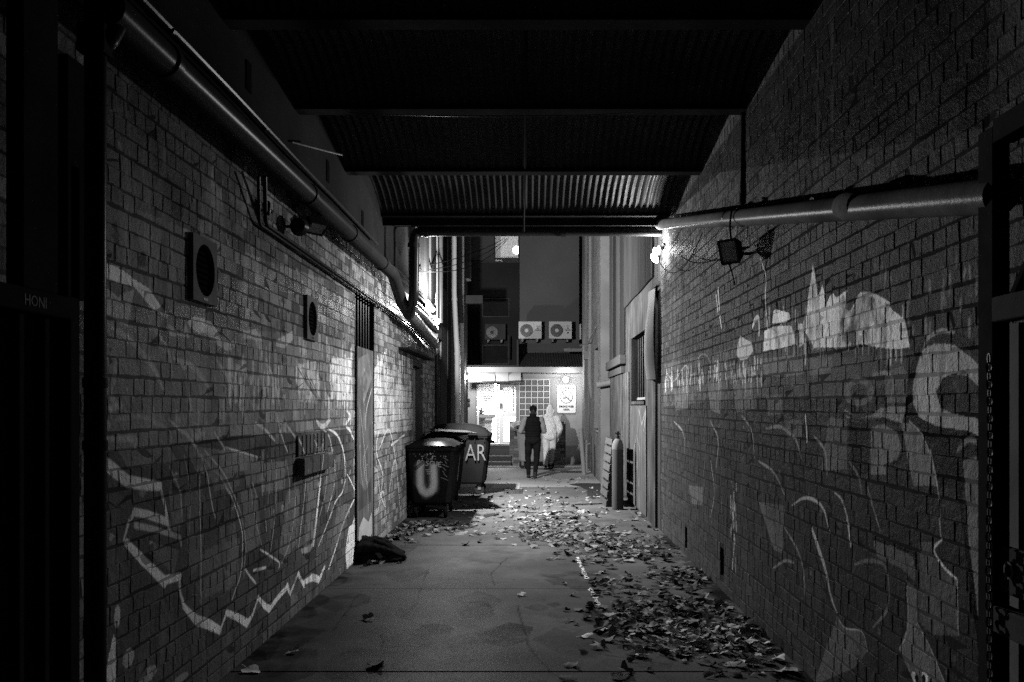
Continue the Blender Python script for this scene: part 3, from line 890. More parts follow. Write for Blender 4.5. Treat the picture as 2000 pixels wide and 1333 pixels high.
def crackf(pts, w=.012):
    q = []
    for p, p2 in zip(pts[:-1], pts[1:]):
        a, b = G(*p), G(*p2)
        for t in np.linspace(0, 1, 7)[:-1]:
            c = a.lerp(b, t); q.append((c.x+rf_.uniform(-.012, .012), c.y+rf_.uniform(-.03, .03)))
    CF.line(q, .01, w, .9, .012, .5)
for c_ in ([(783, 1205), (830, 1222), (850, 1262)], [(745, 1240), (748, 1263), (850, 1262)], [(838, 1108), (812, 1180), (780, 1215)], [(1270, 1285), (1278, 1318)], [(1180, 1280), (1330, 1300)],
           [(990, 1090), (960, 1120), (965, 1148)], [(1240, 1060), (1285, 1052)], [(700, 1160), (640, 1250)], [(1010, 1180), (1030, 1260), (1090, 1330)]): crackf(c_)
for i in range(60):        # dirt that gathers along the foot of both walls
    y = rf_.uniform(4, 18); s1 = rf_.choice((-1, 1))
    blobf(-1.92 if s1 < 0 else 1.70, y, rf_.uniform(.06, .2), .009, .6, 2.4)
M_conc = mat('alley_concrete', 0.065, 0.6, 0, 3.2, 0.45, 0.6, 55, spec=0.0, glint=.002, stain=0.4, rvar=0.15, dist=0.006, canvas=CF, axes=('x', 'y'))
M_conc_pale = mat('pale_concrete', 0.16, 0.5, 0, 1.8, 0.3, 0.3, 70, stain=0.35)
M_soil = mat('ground_dirt', 0.05, 0.9, 0, 3, 0.3, 0.4, 40)
ground = B((-60, -40, -0.25), (60, 120, -0.03)).build('ground', M_soil)
tag(ground, 'dark packed ground beneath the concrete slabs of the alley', kind='structure')
alley = thing('alley_floor', 'worn concrete alley floor of wide slabs with fine joints', 'floor', (0, 12, 0))
alley['kind'] = 'structure'; del alley['category']
JY = [-6, -2.1, 0.5, 3.14, 5.75, 8.36, 10.97, 13.58, 16.2, 18.8, 21.4, 23.9, 26.3]
for i, (a, b) in enumerate(zip(JY[:-1], JY[1:])):
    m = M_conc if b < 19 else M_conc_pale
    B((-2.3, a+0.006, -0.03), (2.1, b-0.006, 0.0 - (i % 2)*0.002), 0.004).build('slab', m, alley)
# paler repair slabs and the dark drain cover
a, b = G(960, 955), G(1015, 944)
B((a.x, a.y, -0.01), (b.x+.02, b.y, 0.004), 0.003).build('slab', mat('new_concrete', 0.22, 0.6, 0, 3, 0.1, 0.2, 60), alley)
a, b = G(1085, 922), G(1160, 910)
B((a.x, a.y, -0.01), (b.x, b.y, 0.004), 0.003).build('slab', MATS['new_concrete'], alley)
a, b = G(983, 965), G(1022, 956)
dc = B((a.x, a.y, -0.02), (b.x, b.y, 0.005), 0.003).build('drain_cover', M_dark)
tag(dc, 'dark metal drain cover set in the concrete left of centre', 'drain cover')
tg = thing('drain_grate', 'slotted metal drain grate across the pale paving by the right wall', 'grate', G(1125, 933))
a, b = G(1078, 937), G(1166, 931)
tg.location = ((a.x+b.x)/2, (a.y+b.y)/2, 0)
for i in range(26):
    x = a.x + (b.x-a.x)*i/26
    B((x, a.y, 0.0), (x+0.025, b.y, 0.008)).build('grate_bar', M_steel, tg)
B((a.x-.02, a.y-.03, 0.0), (b.x+.02, a.y, 0.009)).build('grate_frame', M_steel, tg)
# flaking white line
ln = thing('painted_line', 'flaking short white paint line on the concrete by the leaf pile', 'marking', G(1150, 1135))
rr = random.Random(4)
p0, p1, p2, p3 = G(1129, 1090), G(1146, 1132), G(1153, 1150), G(1169, 1182)
for (s_, e_, n_) in ((p0, p1, 22), (p2, p3, 18)):
    mb = MB()
    for i in range(n_):
        t = (i+rr.random()*.6)/n_
        c = s_.lerp(e_, t); k = rr.randint(5, 7)
        r1 = rr.uniform(.012, .028)
        mb.prism([(c.x+rr.uniform(-.012,.012)+r1*math.cos(2*math.pi*j/k)*rr.uniform(.6,1.1), c.y+rr.uniform(1.4,2.6)*r1*math.sin(2*math.pi*j/k), 0.0005) for j in range(k)], (0, 0, 0.0015))
    mb.build('paint_flakes', mat('line_paint', 0.4, 0.6, 0, 20, 0.3, 0.2, 90), ln)['kind'] = 'stuff'
# puddles
M_water = mat('puddle_water', 0.02, 0.02, 0, 3, 0.2, 0.02, 14, rvar=0.0)
def puddle(pts, lab, z=0.0045):
    g = [G(*p) for p in pts]
    rng = random.Random(len(pts)); poly = []
    for i in range(len(g)):
        p, q = g[i], g[(i+1) % len(g)]
        for t in (0, .33, .66):
            c = p.lerp(q, t); poly.append((c.x+rng.uniform(-.02, .02), c.y+rng.uniform(-.07, .07), z))
    mb = MB(); n = len(poly); mb.add(poly, [tuple(range(n))])
    o = mb.build('puddle', M_water)
    return tag(o, lab, kind='structure')
puddle([(1112,947),(1133,944),(1174,945),(1176,972),(1160,976),(1146,970),(1146,958),(1132,951)], 'wide bright puddle in front of the leaning pallet')
puddle([(1060,1010),(1090,1008),(1130,1006),(1150,1010),(1120,1013),(1080,1016),(1052,1014)], 'thin streak of water shining among scattered leaves')
puddle([(1040,1004),(1075,1000),(1100,1003),(1080,1006)], 'small sliver of water among the leaves in mid alley')
puddle([(900,1026),(925,1022),(935,1027),(915,1034),(880,1034)], 'wet shining patch among leaves beside the front bin')
puddle([(940,1006),(965,1003),(968,1008),(948,1011)], 'little puddle glinting right of the bins')

# ------------------------------------------------------------------ jack-arch ceiling
M_corr = mat('rusty_corrugated_iron', 0.027, 0.6, 0.0, 5, 0.4, 0.25, 60, stain=0.5, spec=0.03)
M_beam = mat('rusty_beam_steel', 0.018, 0.75, 0.0, 6, 0.4, 0.3, 60, stain=0.4, spec=0.0)
ceiling = thing('ceiling', 'arched corrugated iron ceiling between dark steel beams over the alley', 'ceiling', (0, 6, 4.1))
ceiling['kind'] = 'structure'; del ceiling['category']
BY = [F/s for s in (153.5, 189, 239, 310)] + [3.85, 2.05, 0.25, -1.6]
ZB = 4.10
for i, y in enumerate(BY):
    mb = MB()
    mb.box((XL-.1, y-.075, ZB), (XR+.1, y+.075, ZB+.014))
    if i == 0: mb.box((XL-.1, y+.08, ZB-.09), (XR+.1, y+.12, ZB+.254)); mb.box((XL-.1, y-.006, ZB+.014), (XR+.1, y+.006, ZB+.24))  # deeper plate on the last beam, shaped to keep lamp light off the vault
    mb.box((XL-.1, y-.075, ZB+.24), (XR+.1, y+.075, ZB+.254))
    mb.build('steel_beam', M_beam, ceiling)
for (yb, ya) in zip(BY[:-1], BY[1:]):
    mb = MB(); nx, ny = 48*6, 14
    x0, x1 = XL-.05, XR+.05
    vs = []
    for j in range(ny+1):
        t = j/ny; y = ya + .012 + (yb-ya-.024)*t
        z = ZB + .03 + 0.30*(1-(2*t-1)**2) - .015
        for i in range(nx+1):
            x = x0 + (x1-x0)*i/nx
            vs.append((x, y, z + .011*math.sin(2*math.pi*(x-x0)/0.076)))
    fs = [(j*(nx+1)+i, j*(nx+1)+i+1, (j+1)*(nx+1)+i+1, (j+1)*(nx+1)+i) for j in range(ny) for i in range(nx)]
    mb.add(vs, fs); mb.build('corrugated_sheet', M_corr, ceiling, True)
B((XL-.3, -2.0, 4.75), (XR+.3, BY[0]+.08, 4.95)).build('slab', M_render_dark, ceiling)
B((XL-.3, BY[0]-.0, ZB+.26), (XR+.3, BY[0]+.1, 4.75)).build('edge_wall', M_render_dark, ceiling)

# ------------------------------------------------------------------ pipes and conduits
def pipe(name, pts, r, m, label, cat='pipe', group=None, joints=(), n=12, jr=1.14, jl=.03, rad=.12):
    t = thing(name, label, cat, pts[0], 0, group)
    T(bend(pts, rad), r, n).build('tube', m, t, True)
    for (a, b) in joints:
        a = Vector(a); d = (Vector(b)-a).normalized()
        T([a-d*jl, a+d*jl], r*jr, n).build('collar', m, t, True)
    return t
XP, ZP = -1.78, 3.36
ya, yb = F/463, F/155
js = [((XP, y, ZP), (XP, y+1, ZP)) for y in (F/405, F/249, F/203, F/168)]
pipe('drain_pipe', [(XP, ya-.05, ZP), (XP, yb, ZP), tuple(P(784, 590, 149)), tuple(P(800, 614, 143))], .078, M_pipe,
     'thick painted drain pipe running high along the left wall', joints=js, n=18, jr=1.13)
for (x, z, r_, y1, lab) in ((-1.87, 3.50, .019, F/152, 'thin conduit just above the thick drain pipe on left'),
                            (-1.86, 3.62, .017, F/165, 'middle thin conduit clipped high on the left wall'),
                            (-1.90, 3.67, .013, F/165, 'topmost thin conduit high on the left wall')):
    pts = [(x, 2.4, z), (x, 5.5, z+.012), (x+.012, 7.0, z-.012), (x, 8.6, z), (x, y1, z-.01)]
    c = pipe('conduit', pts, r_, M_pipe, lab, 'conduit', joints=[((x, y, z), (x, y+1, z)) for y in (4.6, 6.2, 8.0)], n=8, jr=1.3, jl=.012)
dp = pipe('downpipe', [tuple(P(186, -60, 472)), (P(186, 0, 472).x, P(186, 0, 472).y, 0.0)], .043, M_pipe_dark, 'dark vertical downpipe between the left gate and bricks',
     'downpipe', joints=[(P(186, 80, 472), P(186, 60, 472)), (P(186, 748, 472), P(186, 60, 472)), (P(186, 870, 472), P(186, 60, 472))], n=14, jl=.02)
T(bend([tuple(P(186, 75, 472)), tuple(P(205, 80, 470)), (XP, ya+.05, ZP)], .06), .05, 12).build('elbow', M_pipe_dark, dp, True)
B(tuple(P(160, 108, 472)-Vector((0, .05, 0))), tuple(P(214, 52, 472)+Vector((0, .03, 0))), .004).build('pipe_bracket', M_dark, dp)
# lower twin conduits with their drop and valve
c1 = thing('conduit', 'twin slim conduits sloping along the left wall below the drain pipe', 'conduit', (XL, 7, 2.9))
for k, (dz, dx) in enumerate(((0, .03), (.035, .03))):
    T(bend([PX(505+12*k, 345, XL+.1), PX(506+13*k, 438, XL+dx), (XL+dx, 9.3, 2.93+dz), (XL+dx, yl(800), 2.9+dz), tuple(PX(852, 690-5*k, XL+.06))], .06), .012+.003*k, 8).build('tube', M_pipe_dark, c1, True)
vp = PX(521, 407, XL+.05)
MB().lathe([(.02,-.05),(.028,-.03),(.028,.03),(.02,.05)], vp, 'z', 10).build('valve', M_dark, c1, True)
T([vp, vp+Vector((.0, .12, 0))], .014, 8).build('valve_handle', M_dark, c1, True)
# cross pipe at the end of the cover
s_ = 150
pipe('cross_pipe', [tuple(P(1292, 452, s_)), tuple(P(810, 452, s_)), tuple(P(808, 584, s_)), tuple(P(800, 612, 145))], .066, M_pipe_dark,
     'black pipe crossing under the last beam and turning down at left', joints=[(P(832, 452, s_), P(900, 452, s_)), (P(808, 480, s_), P(808, 520, s_)), (P(1100, 452, s_), P(1200, 452, s_))], n=14, jr=1.2, rad=.11)
pipe('conduit', [tuple(P(1280, 441, 151)), tuple(P(771, 441, 151)), tuple(P(772, 560, 151))], .017, M_pipe_dark,
     'slim black conduit crossing just above the cross pipe', 'conduit', n=8, rad=.06)
pipe('conduit', [tuple(P(1290, 433, 152)), tuple(P(930, 436, 152)), tuple(P(745, 436, 152))], .012, M_pipe_dark, 'thinnest cross conduit clipped under the last beam', 'conduit', n=8)
# sloping pipe on the right
q0, q1 = P(1289, 439, 151.5), P(1955, 381, 562)
d = (q1-q0).normalized()
rp = pipe('sloping_pipe', [tuple(q0), tuple(q1)], .066, mat('sloping_pipe_paint', 0.07, 0.5, 0, 6, 0.45, 0.5, 30, stain=0.5, spec=0.0, glint=0.005), 'painted pipe sloping down along the right wall towards the gate',
     joints=[(P(1590, 410, 336), P(1700, 400, 336)), (P(1331, 435.5, 177), P(1400, 430, 177))], n=20, jr=1.12, jl=.012)
for px, py, s1 in ((1428, 425, 236), (1452, 423, 250)):
    c = P(px, py, s1)
    MB().ring((0, 0, 0), .069, .076, .03, 'y', 18).build('pipe_strap', M_dark, rp, world=False).location = c - origin_of(rp)
# patch wrapped round the sloping pipe
pc = P(1650, 404, 375); pd = P(1680, 401, 393)
T([pc, pc.lerp(pd, .4), pd], [.069, .075, .069], 16).build('repair_wrap', mat('old_wrap', 0.09, 0.7, 0, 15, 0.4, 0.8, 30), rp, True)
# conduit along the ceiling centre and the one turning down the right wall
pipe('conduit', [tuple(P(1023, 452, 153)), tuple(P(1023, 425, 155)), tuple(P(1025, 343, 186)), tuple(P(1027, 215, 237)), tuple(P(1028, -10, 312)), (-.05, 2.0, 4.05)], .013, M_cable,
     'slim conduit running along the middle of the ceiling', 'conduit', joints=[(P(1025, 343, 186), P(1027, 215, 237))], n=8)
pipe('conduit', [tuple(P(575, 211, 238)), tuple(P(1452, 211, 238)), tuple(P(1450, 400, 238))], .018, M_pipe_dark,
     'dark conduit along a ceiling beam dropping down the right wall', 'conduit', joints=[(P(1450, 385, 238), P(1450, 300, 238))], n=8, rad=.09)
def wire(pts, r, label, cat='cable', m=None):
    o = T(pts, r, 5).build('cable', m or M_cable, None, True)
    return tag(o, label, cat)
def sag(a, b, d, n=10):
    a, b = Vector(a), Vector(b)
    return [a.lerp(b, i/n) - Vector((0, 0, d*4*(i/n)*(1-i/n))) for i in range(n+1)]
wire(sag(P(680, 221, 240), P(1240, 221, 240), .03), .004, 'thin sagging wire under the second ceiling beam', m=M_pipe)
rod = T([PX(570, 278, XL+.02), P(668, 303, 225)], .008, 8).build('steel_rod', M_steel)
tag(rod, 'thin bright metal rod jutting from the upper left wall', 'rod')

# ------------------------------------------------------------------ wall fittings
def vent(px0, px1, py0, py1, label):
    a = PX(px0, (py0+py1)/2, XL); b = PX(px1, (py0+py1)/2, XL)
    zc = (a.z+b.z)/2; y0, y1 = a.y, b.y; S = (y1-y0)/2; yc = (y0+y1)/2
    t = thing('wall_vent', label, 'vent', (XL+.01, yc, zc), 0, 'round vents in square plates on the left wall')
    mb = MB(); n = 24; r_ = S*.8; x0, x1 = XL-.01, XL+.028
    sq = []
    for k in range(n):
        an = 2*math.pi*k/n; c, s2 = math.cos(an), math.sin(an); m_ = max(abs(c), abs(s2))
        sq.append((S*c/m_, S*s2/m_))
    for (x, o) in ((x0, 0), (x1, 0)):
        mb.v += [(x, yc+p[0], zc+p[1]) for p in sq]
        mb.v += [(x, yc+r_*math.cos(2*math.pi*k/n), zc+r_*math.sin(2*math.pi*k/n)) for k in range(n)]
    for k in range(n):
        k2 = (k+1) % n
        mb.f += [(k, k2, 2*n+k2, 2*n+k), (2*n+k, 2*n+k2, 3*n+k2, 3*n+k), (n+k, n+k2, 3*n+k2, 3*n+k)]
    mb.build('plate', mat('vent_plastic', 0.12, 0.5, 0, 6, 0.3, 0.15, 60), t)
    MB().lathe([(r_, 0), (r_, .004)], (XL+.001, yc, zc), 'x', n).build('back_disc', M_black, t)
    for k in range(9):
        z = zc - r_*.88 + k*r_*1.76/8; w = math.sqrt(max(0, r_*r_-(z-zc)**2))
        if w < .02: continue
        MB().prism([(XL+.006, yc-w, z-.006), (XL+.022, yc-w, z-.014), (XL+.022, yc-w, z-.011), (XL+.006, yc-w, z-.003)], (0, 2*w, 0)).build('louvre', M_black, t)
    B((XL+.028, yc-.035, zc-S*.93), (XL+.030, yc+.035, zc-S*.86)).build('label_plate', M_dark, t)
vent(368, 415, 466, 592, 'larger looking square plate with round louvred vent, nearer the gate')
vent(594, 615, 584, 662, 'square plate with round vent next to the boarded recess')

def floodlight(c, label, face, w=.17, h=.19, d=.11, lens=None):
    """face: unit vector the lens looks along"""
    f = Vector(face).normalized(); u = f.cross(Vector((0, 0, 1))).normalized(); v = u.cross(f)
    c = Vector(c)
    t = thing('floodlight', label, 'floodlight', c)
    q = lambda a, b, k: tuple(c + u*a + v*b + f*k)
    mb = MB()
    fr = [q(-w/2,-h/2,0), q(w/2,-h/2,0), q(w/2,h/2,0), q(-w/2,h/2,0)]
    bk = [q(-w/3.4,-h/3.4,-d), q(w/3.4,-h/3.4,-d), q(w/3.4,h/3.4,-d), q(-w/3.4,h/3.4,-d)]
    mb.add(fr+bk, [(0,1,2,3),(7,6,5,4),(0,4,5,1),(1,5,6,2),(2,6,7,3),(3,7,4,0)]).build('housing', M_dark, t)
    mb = MB(); i_, o_ = .42, .52
    for k in (0.0, .012):
        mb.v += [q(-w*o_,-h*o_,k), q(w*o_,-h*o_,k), q(w*o_,h*o_,k), q(-w*o_,h*o_,k), q(-w*i_,-h*i_,k), q(w*i_,-h*i_,k), q(w*i_,h*i_,k), q(-w*i_,h*i_,k)]
    for k in range(4):
        k2 = (k+1) % 4
        mb.f += [(8+k, 8+k2, 12+k2, 12+k), (k, k2, 8+k2, 8+k), (4+k, 12+k, 12+k2, 4+k2)]
    mb.build('rim', M_dark, t)
    MB().add([q(-w*i_,-h*i_,.004), q(w*i_,-h*i_,.004), q(w*i_,h*i_,.004), q(-w*i_,h*i_,.004)], [(0,1,2,3)]).build('lens', mat('dull_lens', 0.35, 0.25, 0, 12, 0.2, 0), t)
    T([q(-w*.6, 0, -d*.4), q(-w*.6, 0, -d*1.2), q(w*.6, 0, -d*1.2), q(w*.6, 0, -d*.4)], .008, 6).build('bracket', M_dark, t)
    return t
fc = PX(1424, 492, 1.53)
fl = floodlight(fc, 'black unlit floodlight hanging below the sloping pipe on right wall', (-.62, -.55, -.25))
T([fc+Vector((.05, .05, 0)), (XR, fc.y+.1, fc.z)], .014, 6).build('arm', M_dark, fl)
wire(bend([fc+Vector((.02, 0, .06)), fc+Vector((-.0, -.02, .2)), fc+Vector((.02, 0, .33)), fc+Vector((.06, .05, .36))], .05), .008, 'short cable looped from the floodlight over the pipe')
wire([fc+Vector((0, .02, -.08)), fc+Vector((.03, .03, -.16)), fc+Vector((.05, .02, -.26))], .006, 'loose cable end dangling under the right floodlight')
f2 = PX(618, 446, -1.80)
fl2 = floodlight(f2, 'small unlit floodlight tucked under the drain pipe on left', (.55, -.35, -.75), .2, .12, .1)
T([f2+Vector((-.03, 0, .04)), (XL, f2.y, f2.z+.05)], .014, 6).build('arm', M_dark, fl2)
s2 = PX(583, 442, -1.84)
sp = thing('siren', 'round black horn beside the small floodlight on left wall', 'siren', s2)
MB().lathe([(.03,-.05),(.06,-.03),(.075,.03),(.065,.03),(.03,-.01)], s2, 'y', 14).build('horn', M_dark, sp, True)
T([s2, (XL, s2.y+.02, s2.z)], .012, 6).build('arm', M_dark, sp)
# loops of wire between the lamp and the floodlight
wire(sag(P(1284, 505, 150), P(1372, 455, 205), .28), .005, 'drooping black wire loop beside the right wall lamp')
wire(sag(P(1290, 470, 150), P(1330, 448, 175), .12), .004, 'short wire loop under the far end of the sloping pipe')
wire(sag(P(1330, 500, 176), P(1400, 505, 222), .06), .006, 'dark cable stapled along the bricks towards the floodlight')

# ------------------------------------------------------------------ lamps that are lit
def wall_lamp(c, r, intensity, label, wallpt, aim=None, lens=0.0):  # lens: intensity of the emitter added under the globe
    c = Vector(c)
    t = thing('wall_lamp', label, 'lamp', c)
    k = r*.6
    MB().lathe([(.002,-k)]+[(k*math.cos(a), k*math.sin(a)) for a in np.linspace(-1.45, 1.45, 9)]+[(.002, k)], c, 'z', 16).build('globe', emis('lamp_glow', 30.0), t, True)
    point_light(c, r, intensity, t)
    w = Vector(wallpt); d = (w-c).normalized()
    T([c+d*r*1.05, c+d*(r+.03)], [r*.7, r*.6], 12).build('fitting', M_dark, t, True)
    T([c+d*(r+.02), w], .015, 8).build('arm', M_dark, t)
    T([w-d*.015, w+d*.01], .05, 12).build('wall_plate', M_dark, t)
    if aim is not None:          # second emitter added under the globe, throwing light across the alley
        a = Vector(aim).normalized(); q = c + Vector((0, 0, -r-.045))
        T([q-a*.07, q-a*.005, q+a*.012], [.03, .074, .08], 14).build('reflector', M_dark, t, True)
        T([q+a*.0125, q+a*.016], [.07, .066], 14).build('lens', emis('lamp_glow', 30.0), t, True)
        disc_light(q+a*.02, a, .066, lens, t)
        T([q-a*.06, q+Vector((0, 0, .03)), w], .012, 6).build('bracket', M_dark, t)
    return t
LR = P(1280, 489, 149); LL = P(845, 605, 116); LBk = P(1105, 742, 68.9); LSp = P(911, 737, 70)
wall_lamp(LR, .055, I_RIGHT, 'glaring bare lamp at the end of the right brick wall', (XR-.008, LR.y+.02, LR.z+.05), (-.80, -.44, -.58), I_RIGHT_ADDED)
wall_lamp(LL, .065, I_LEFT, 'glaring bare lamp on the left wall above the bins', (XL+.01, LL.y+.05, LL.z-.02))
lt_ = bpy.data.objects['wall_lamp.001']
B((-1.81, LL.y-.22, LL.z-.17), (-1.80, LL.y+.3, LL.z+.17), .004).build('added_lamp_shield', M_dark, lt_)  # board added behind the lamp to keep its light off the wall
wall_lamp(LBk, .115, I_BACK, 'glowing round lamp above the no smoking sign', (LBk.x, 25.95, LBk.z+.03))
wall_lamp(LSp, .05, I_SPOT, 'small bright spot lamp at the corner beside the white downpipe', (-1.93, LSp.y+.15, LSp.z))
jb = P(852, 628, 103)
tag(B(jb-Vector((.06,.06,.06)), jb+Vector((.06,.06,.04)), .006).build('junction_box', M_white), 'small white junction box right under the left lamp', 'junction box')
# insulated pipes near the left lamp
def lagged(p0, p1, r, label):
    p0, p1 = Vector(p0), Vector(p1)
    t = thing('insulated_pipe', label, 'pipe', p0, 0, 'foil wrapped pipes below the left lamp')
    T([p0, p1, p1+(p1-p0).normalized()*.05], [r, r, r*.55], 16).build('lagging', M_foil, t, True)
    n = 9
    for i in range(1, n):
        c = p0.lerp(p1, i/n); d = (p1-p0).normalized()*.012
        T([c-d, c+d], r*1.05, 16).build('band', M_foil, t, True)
lagged(P(798, 612, 143), P(851, 673, 109.5), .085, 'thicker foil wrapped pipe ending below the left lamp')
lagged(P(806, 600, 141), P(853, 646, 109), .062, 'thinner foil wrapped pipe just under the left lamp')
lagged(P(812, 588, 137), P(846, 626, 110), .03, 'slimmest foil wrapped pipe nearest the left lamp')

# ------------------------------------------------------------------ gates
M_gate = mat('gate_paint', 0.02, 0.8, 0.0, 7, 0.4, 0.25, 70, stain=0.3, spec=0.0)
gx = -1.75
lg = thing('steel_gate', 'black sheeted steel gate folded back against the left wall', 'gate', (gx, 2.2, 0))
y_st = F/516
B((gx-.03, y_st-.07, .12), (gx+.03, y_st, 2.6), .004).build('stile', M_gate, lg)
B((gx-.03, 1.0, 2.02), (gx+.035, y_st-.07, 2.10), .004).build('rail', M_gate, lg)
B((gx-.03, 1.0, .30), (gx+.03, y_st-.07, .37), .004).build('rail', M_gate, lg)
B((gx-.025, 1.0, .12), (gx-.02, y_st-.07, 2.02)).build('sheet', M_gate, lg)
for px in (36, 86):
    y = F/((px-CX)/gx)
    B((gx-.02, y-.018, .37), (gx+.012, y+.018, 2.02), .005).build('rib', M_gate, lg)
for (a, b, zt_) in ((28, 98, 4.0), (116, 150, 3.0)):
    B((gx-.03, F/((a-CX)/gx), 2.10), (gx+.03, F/((b-CX)/gx), zt_), .004).build('upright', M_gate, lg)
for px, s in ((62, 'HONN'),):
    p = PX(70, 590, gx+.036)
    text_mesh('HONI', .055, mat('chalk', .2, .8, 0, 20, .3, 0), lg, p, (math.radians(90), 0, math.radians(90)), 'scrawl')
rx = 1.60
rg = thing('steel_gate', 'dark steel bar gate folded back against the right wall', 'gate', (rx, 2.9, 0))
yA, yB = F/((1956-CX)/rx), F/((1926-CX)/rx)
B((rx-.03, yA, .05), (rx+.03, yB, P(1940, 255, (1940-CX)/rx).z), .004).build('stile', M_gate, rg)
zr = PX(1945, 632, rx).z
M_gate2 = mat('gate_primer', 0.05, 0.6, 0, 6, 0.3, 0.2, 60)
B((rx-.035, 1.6, zr), (rx+.03, yA, zr+.085), .004).build('rail', M_gate2, rg)
z2 = PX(1950, 1180, rx).z
B((rx-.03, 1.6, z2-.09), (rx+.03, yA, z2), .004).build('rail', M_gate2, rg)
z3 = PX(1950, 1062, rx).z
B((rx-.01, yA-.24, z3-.16), (rx+.01, yA, z3), .004).build('lock_plate', M_gate2, rg)
MB().ring((rx-.02, yA-.08, z3-.075), .022, .03, .012, 'x', 16).build('lock_ring', M_steel, rg)
ybd = F/((1964-CX)/1.7)
B((1.66, ybd, 0.1), (1.69, yA+.0, zr-.0), .003).build('closing_board', mat('gate_board', 0.12, 0.6, 0, 5, 0.25, 0.2, 60), rg)
for k in range(6):
    y = yA - .19 - k*.14
    T([(rx, y, z2), (rx, y, zr)], .012, 6).build('bar', M_gate2, rg, True)
    T([(rx, y, .08), (rx, y, z2-.09)], .012, 6).build('bar', M_gate2, rg, True)
T([(rx, yA-.05, zr+.04), (rx+.02, yA-.35, zr+.4)], .02, 6).build('brace', M_gate, rg)
B((rx-.03, 1.4, 2.6), (rx+.04, yA-.0, 2.68)).build('rail', M_gate, rg)
cx_ = 1.555
ch = thing('chain', 'steel chain hanging down in front of the right gate post', 'chain', (cx_, F/((1933-CX)/cx_), 2.0))
yc = F/((1933-CX)/cx_)
mb = MB(); z = 1.86; k = 0
while z > .05:
    r_ = .013
    pts = [(r_*math.cos(a)*(.75), r_*1.5*math.sin(a)) for a in np.linspace(0, 2*math.pi, 9)[:-1]]
    wob = .006*math.sin(z*7)
    if k % 2: q = [(cx_+a, yc+wob, z+b) for a, b in pts]
    else: q = [(cx_, yc+a+wob, z+b) for a, b in pts]
    MB.tube(mb, q, .0038, 5, False, True)
    z -= .029; k += 1
mb.build('chain_links', M_steel, ch, True)
# ------------------------------------------------------------------ wheelie bins
M_bin = mat('dark_bin_plastic', 0.010, 0.42, 0, 4, 0.3, 0.12, 60, stain=0.3, glint=.008, local=True)
M_rubber = mat('rubber', 0.015, 0.7, 0, 10, 0.3, 0.1, 60)
CU = Canvas(-.45, .45, .1, 1.05, 220)
CU.line([(-.145, .80), (-.15, .62), (-.145, .50), (-.115, .42), (-.06, .385), (.0, .40), (.045, .45), (.06, .55), (.055, .78)], .7, [.085,.09,.09,.095,.1,.1,.095,.09,.08], 1, .05, .15)
CU.line([(-.145, .79), (-.15, .55), (-.06, .375), (.05, .46), (.055, .77)], .45, .12, .35, .09, .2)
def tagline(pts, w=.011, v=.5): CU.line(pts, v, w, .95, .006, .25)
tg_ = {'O': [(.5,1),(.1,.8),(0,.4),(.25,0),(.6,.1),(.8,.5),(.5,1)], 'B': [(0,0),(.1,1),(.6,.9),(.5,.55),(.1,.5),(.7,.4),(.6,.05),(0,0)],
       'S': [(.8,.9),(.3,1),(.15,.7),(.7,.4),(.5,.05),(0,.1)], 'C': [(.8,.9),(.3,1),(0,.5),(.3,0),(.9,.2)], 'U': [(0,1),(.1,.2),(.5,0),(.8,.3),(.85,1)],
       'E': [(.8,1),(.1,.9),(.1,.5),(.6,.55),(.1,.5),(.1,.1),(.9,0)]}
for i, c in enumerate('OBSCUE'):
    u0, v0 = -.185 + i*.062, .81 - i*.006
    tagline([(u0+x*.055, v0+y*.075) for x, y in tg_[c]])
tagline([(-.05, .93), (-.03, .97), (-.01, .92), (.01, .99), (.03, .92), (.05, .95), (.04, .90), (-.04, .90), (-.05, .93)], .009)
for k in range(3): tagline([(-.06+.01*k, .735-.03*k), (.02, .745-.03*k)], .009)
for i in range(40):
    a, b = R.gauss(.0, .12), R.gauss(.93, .045); CU.ell((a, b), .005, .006, .6, .9, 0)
for i in range(7): tagline([(.19+R.uniform(-.03, .04), .92-.05*i), (.24+R.uniform(-.03, .04), .88-.05*i)], .008, .3)
M_binU = mat('dark_bin_plastic_sprayed', 0.010, 0.42, 0, 4, 0.3, 0.12, 60, stain=0.3, glint=.008, local=True, canvas=CU, axes=('-y', 'z'), only='-x')
CSD = Canvas(-.7, .7, .1, 1.05, 120)
for u in (-.52, -.46, -.4):
    CSD.line([(u, .85), (u+.02, .45)], .4, .05, .9, .02, .8)
M_binS = mat('dark_bin_plastic_striped', 0.010, 0.42, 0, 4, 0.3, 0.12, 60, stain=0.3, glint=.008, local=True, canvas=CSD, axes=('x', 'z'), only='-y')

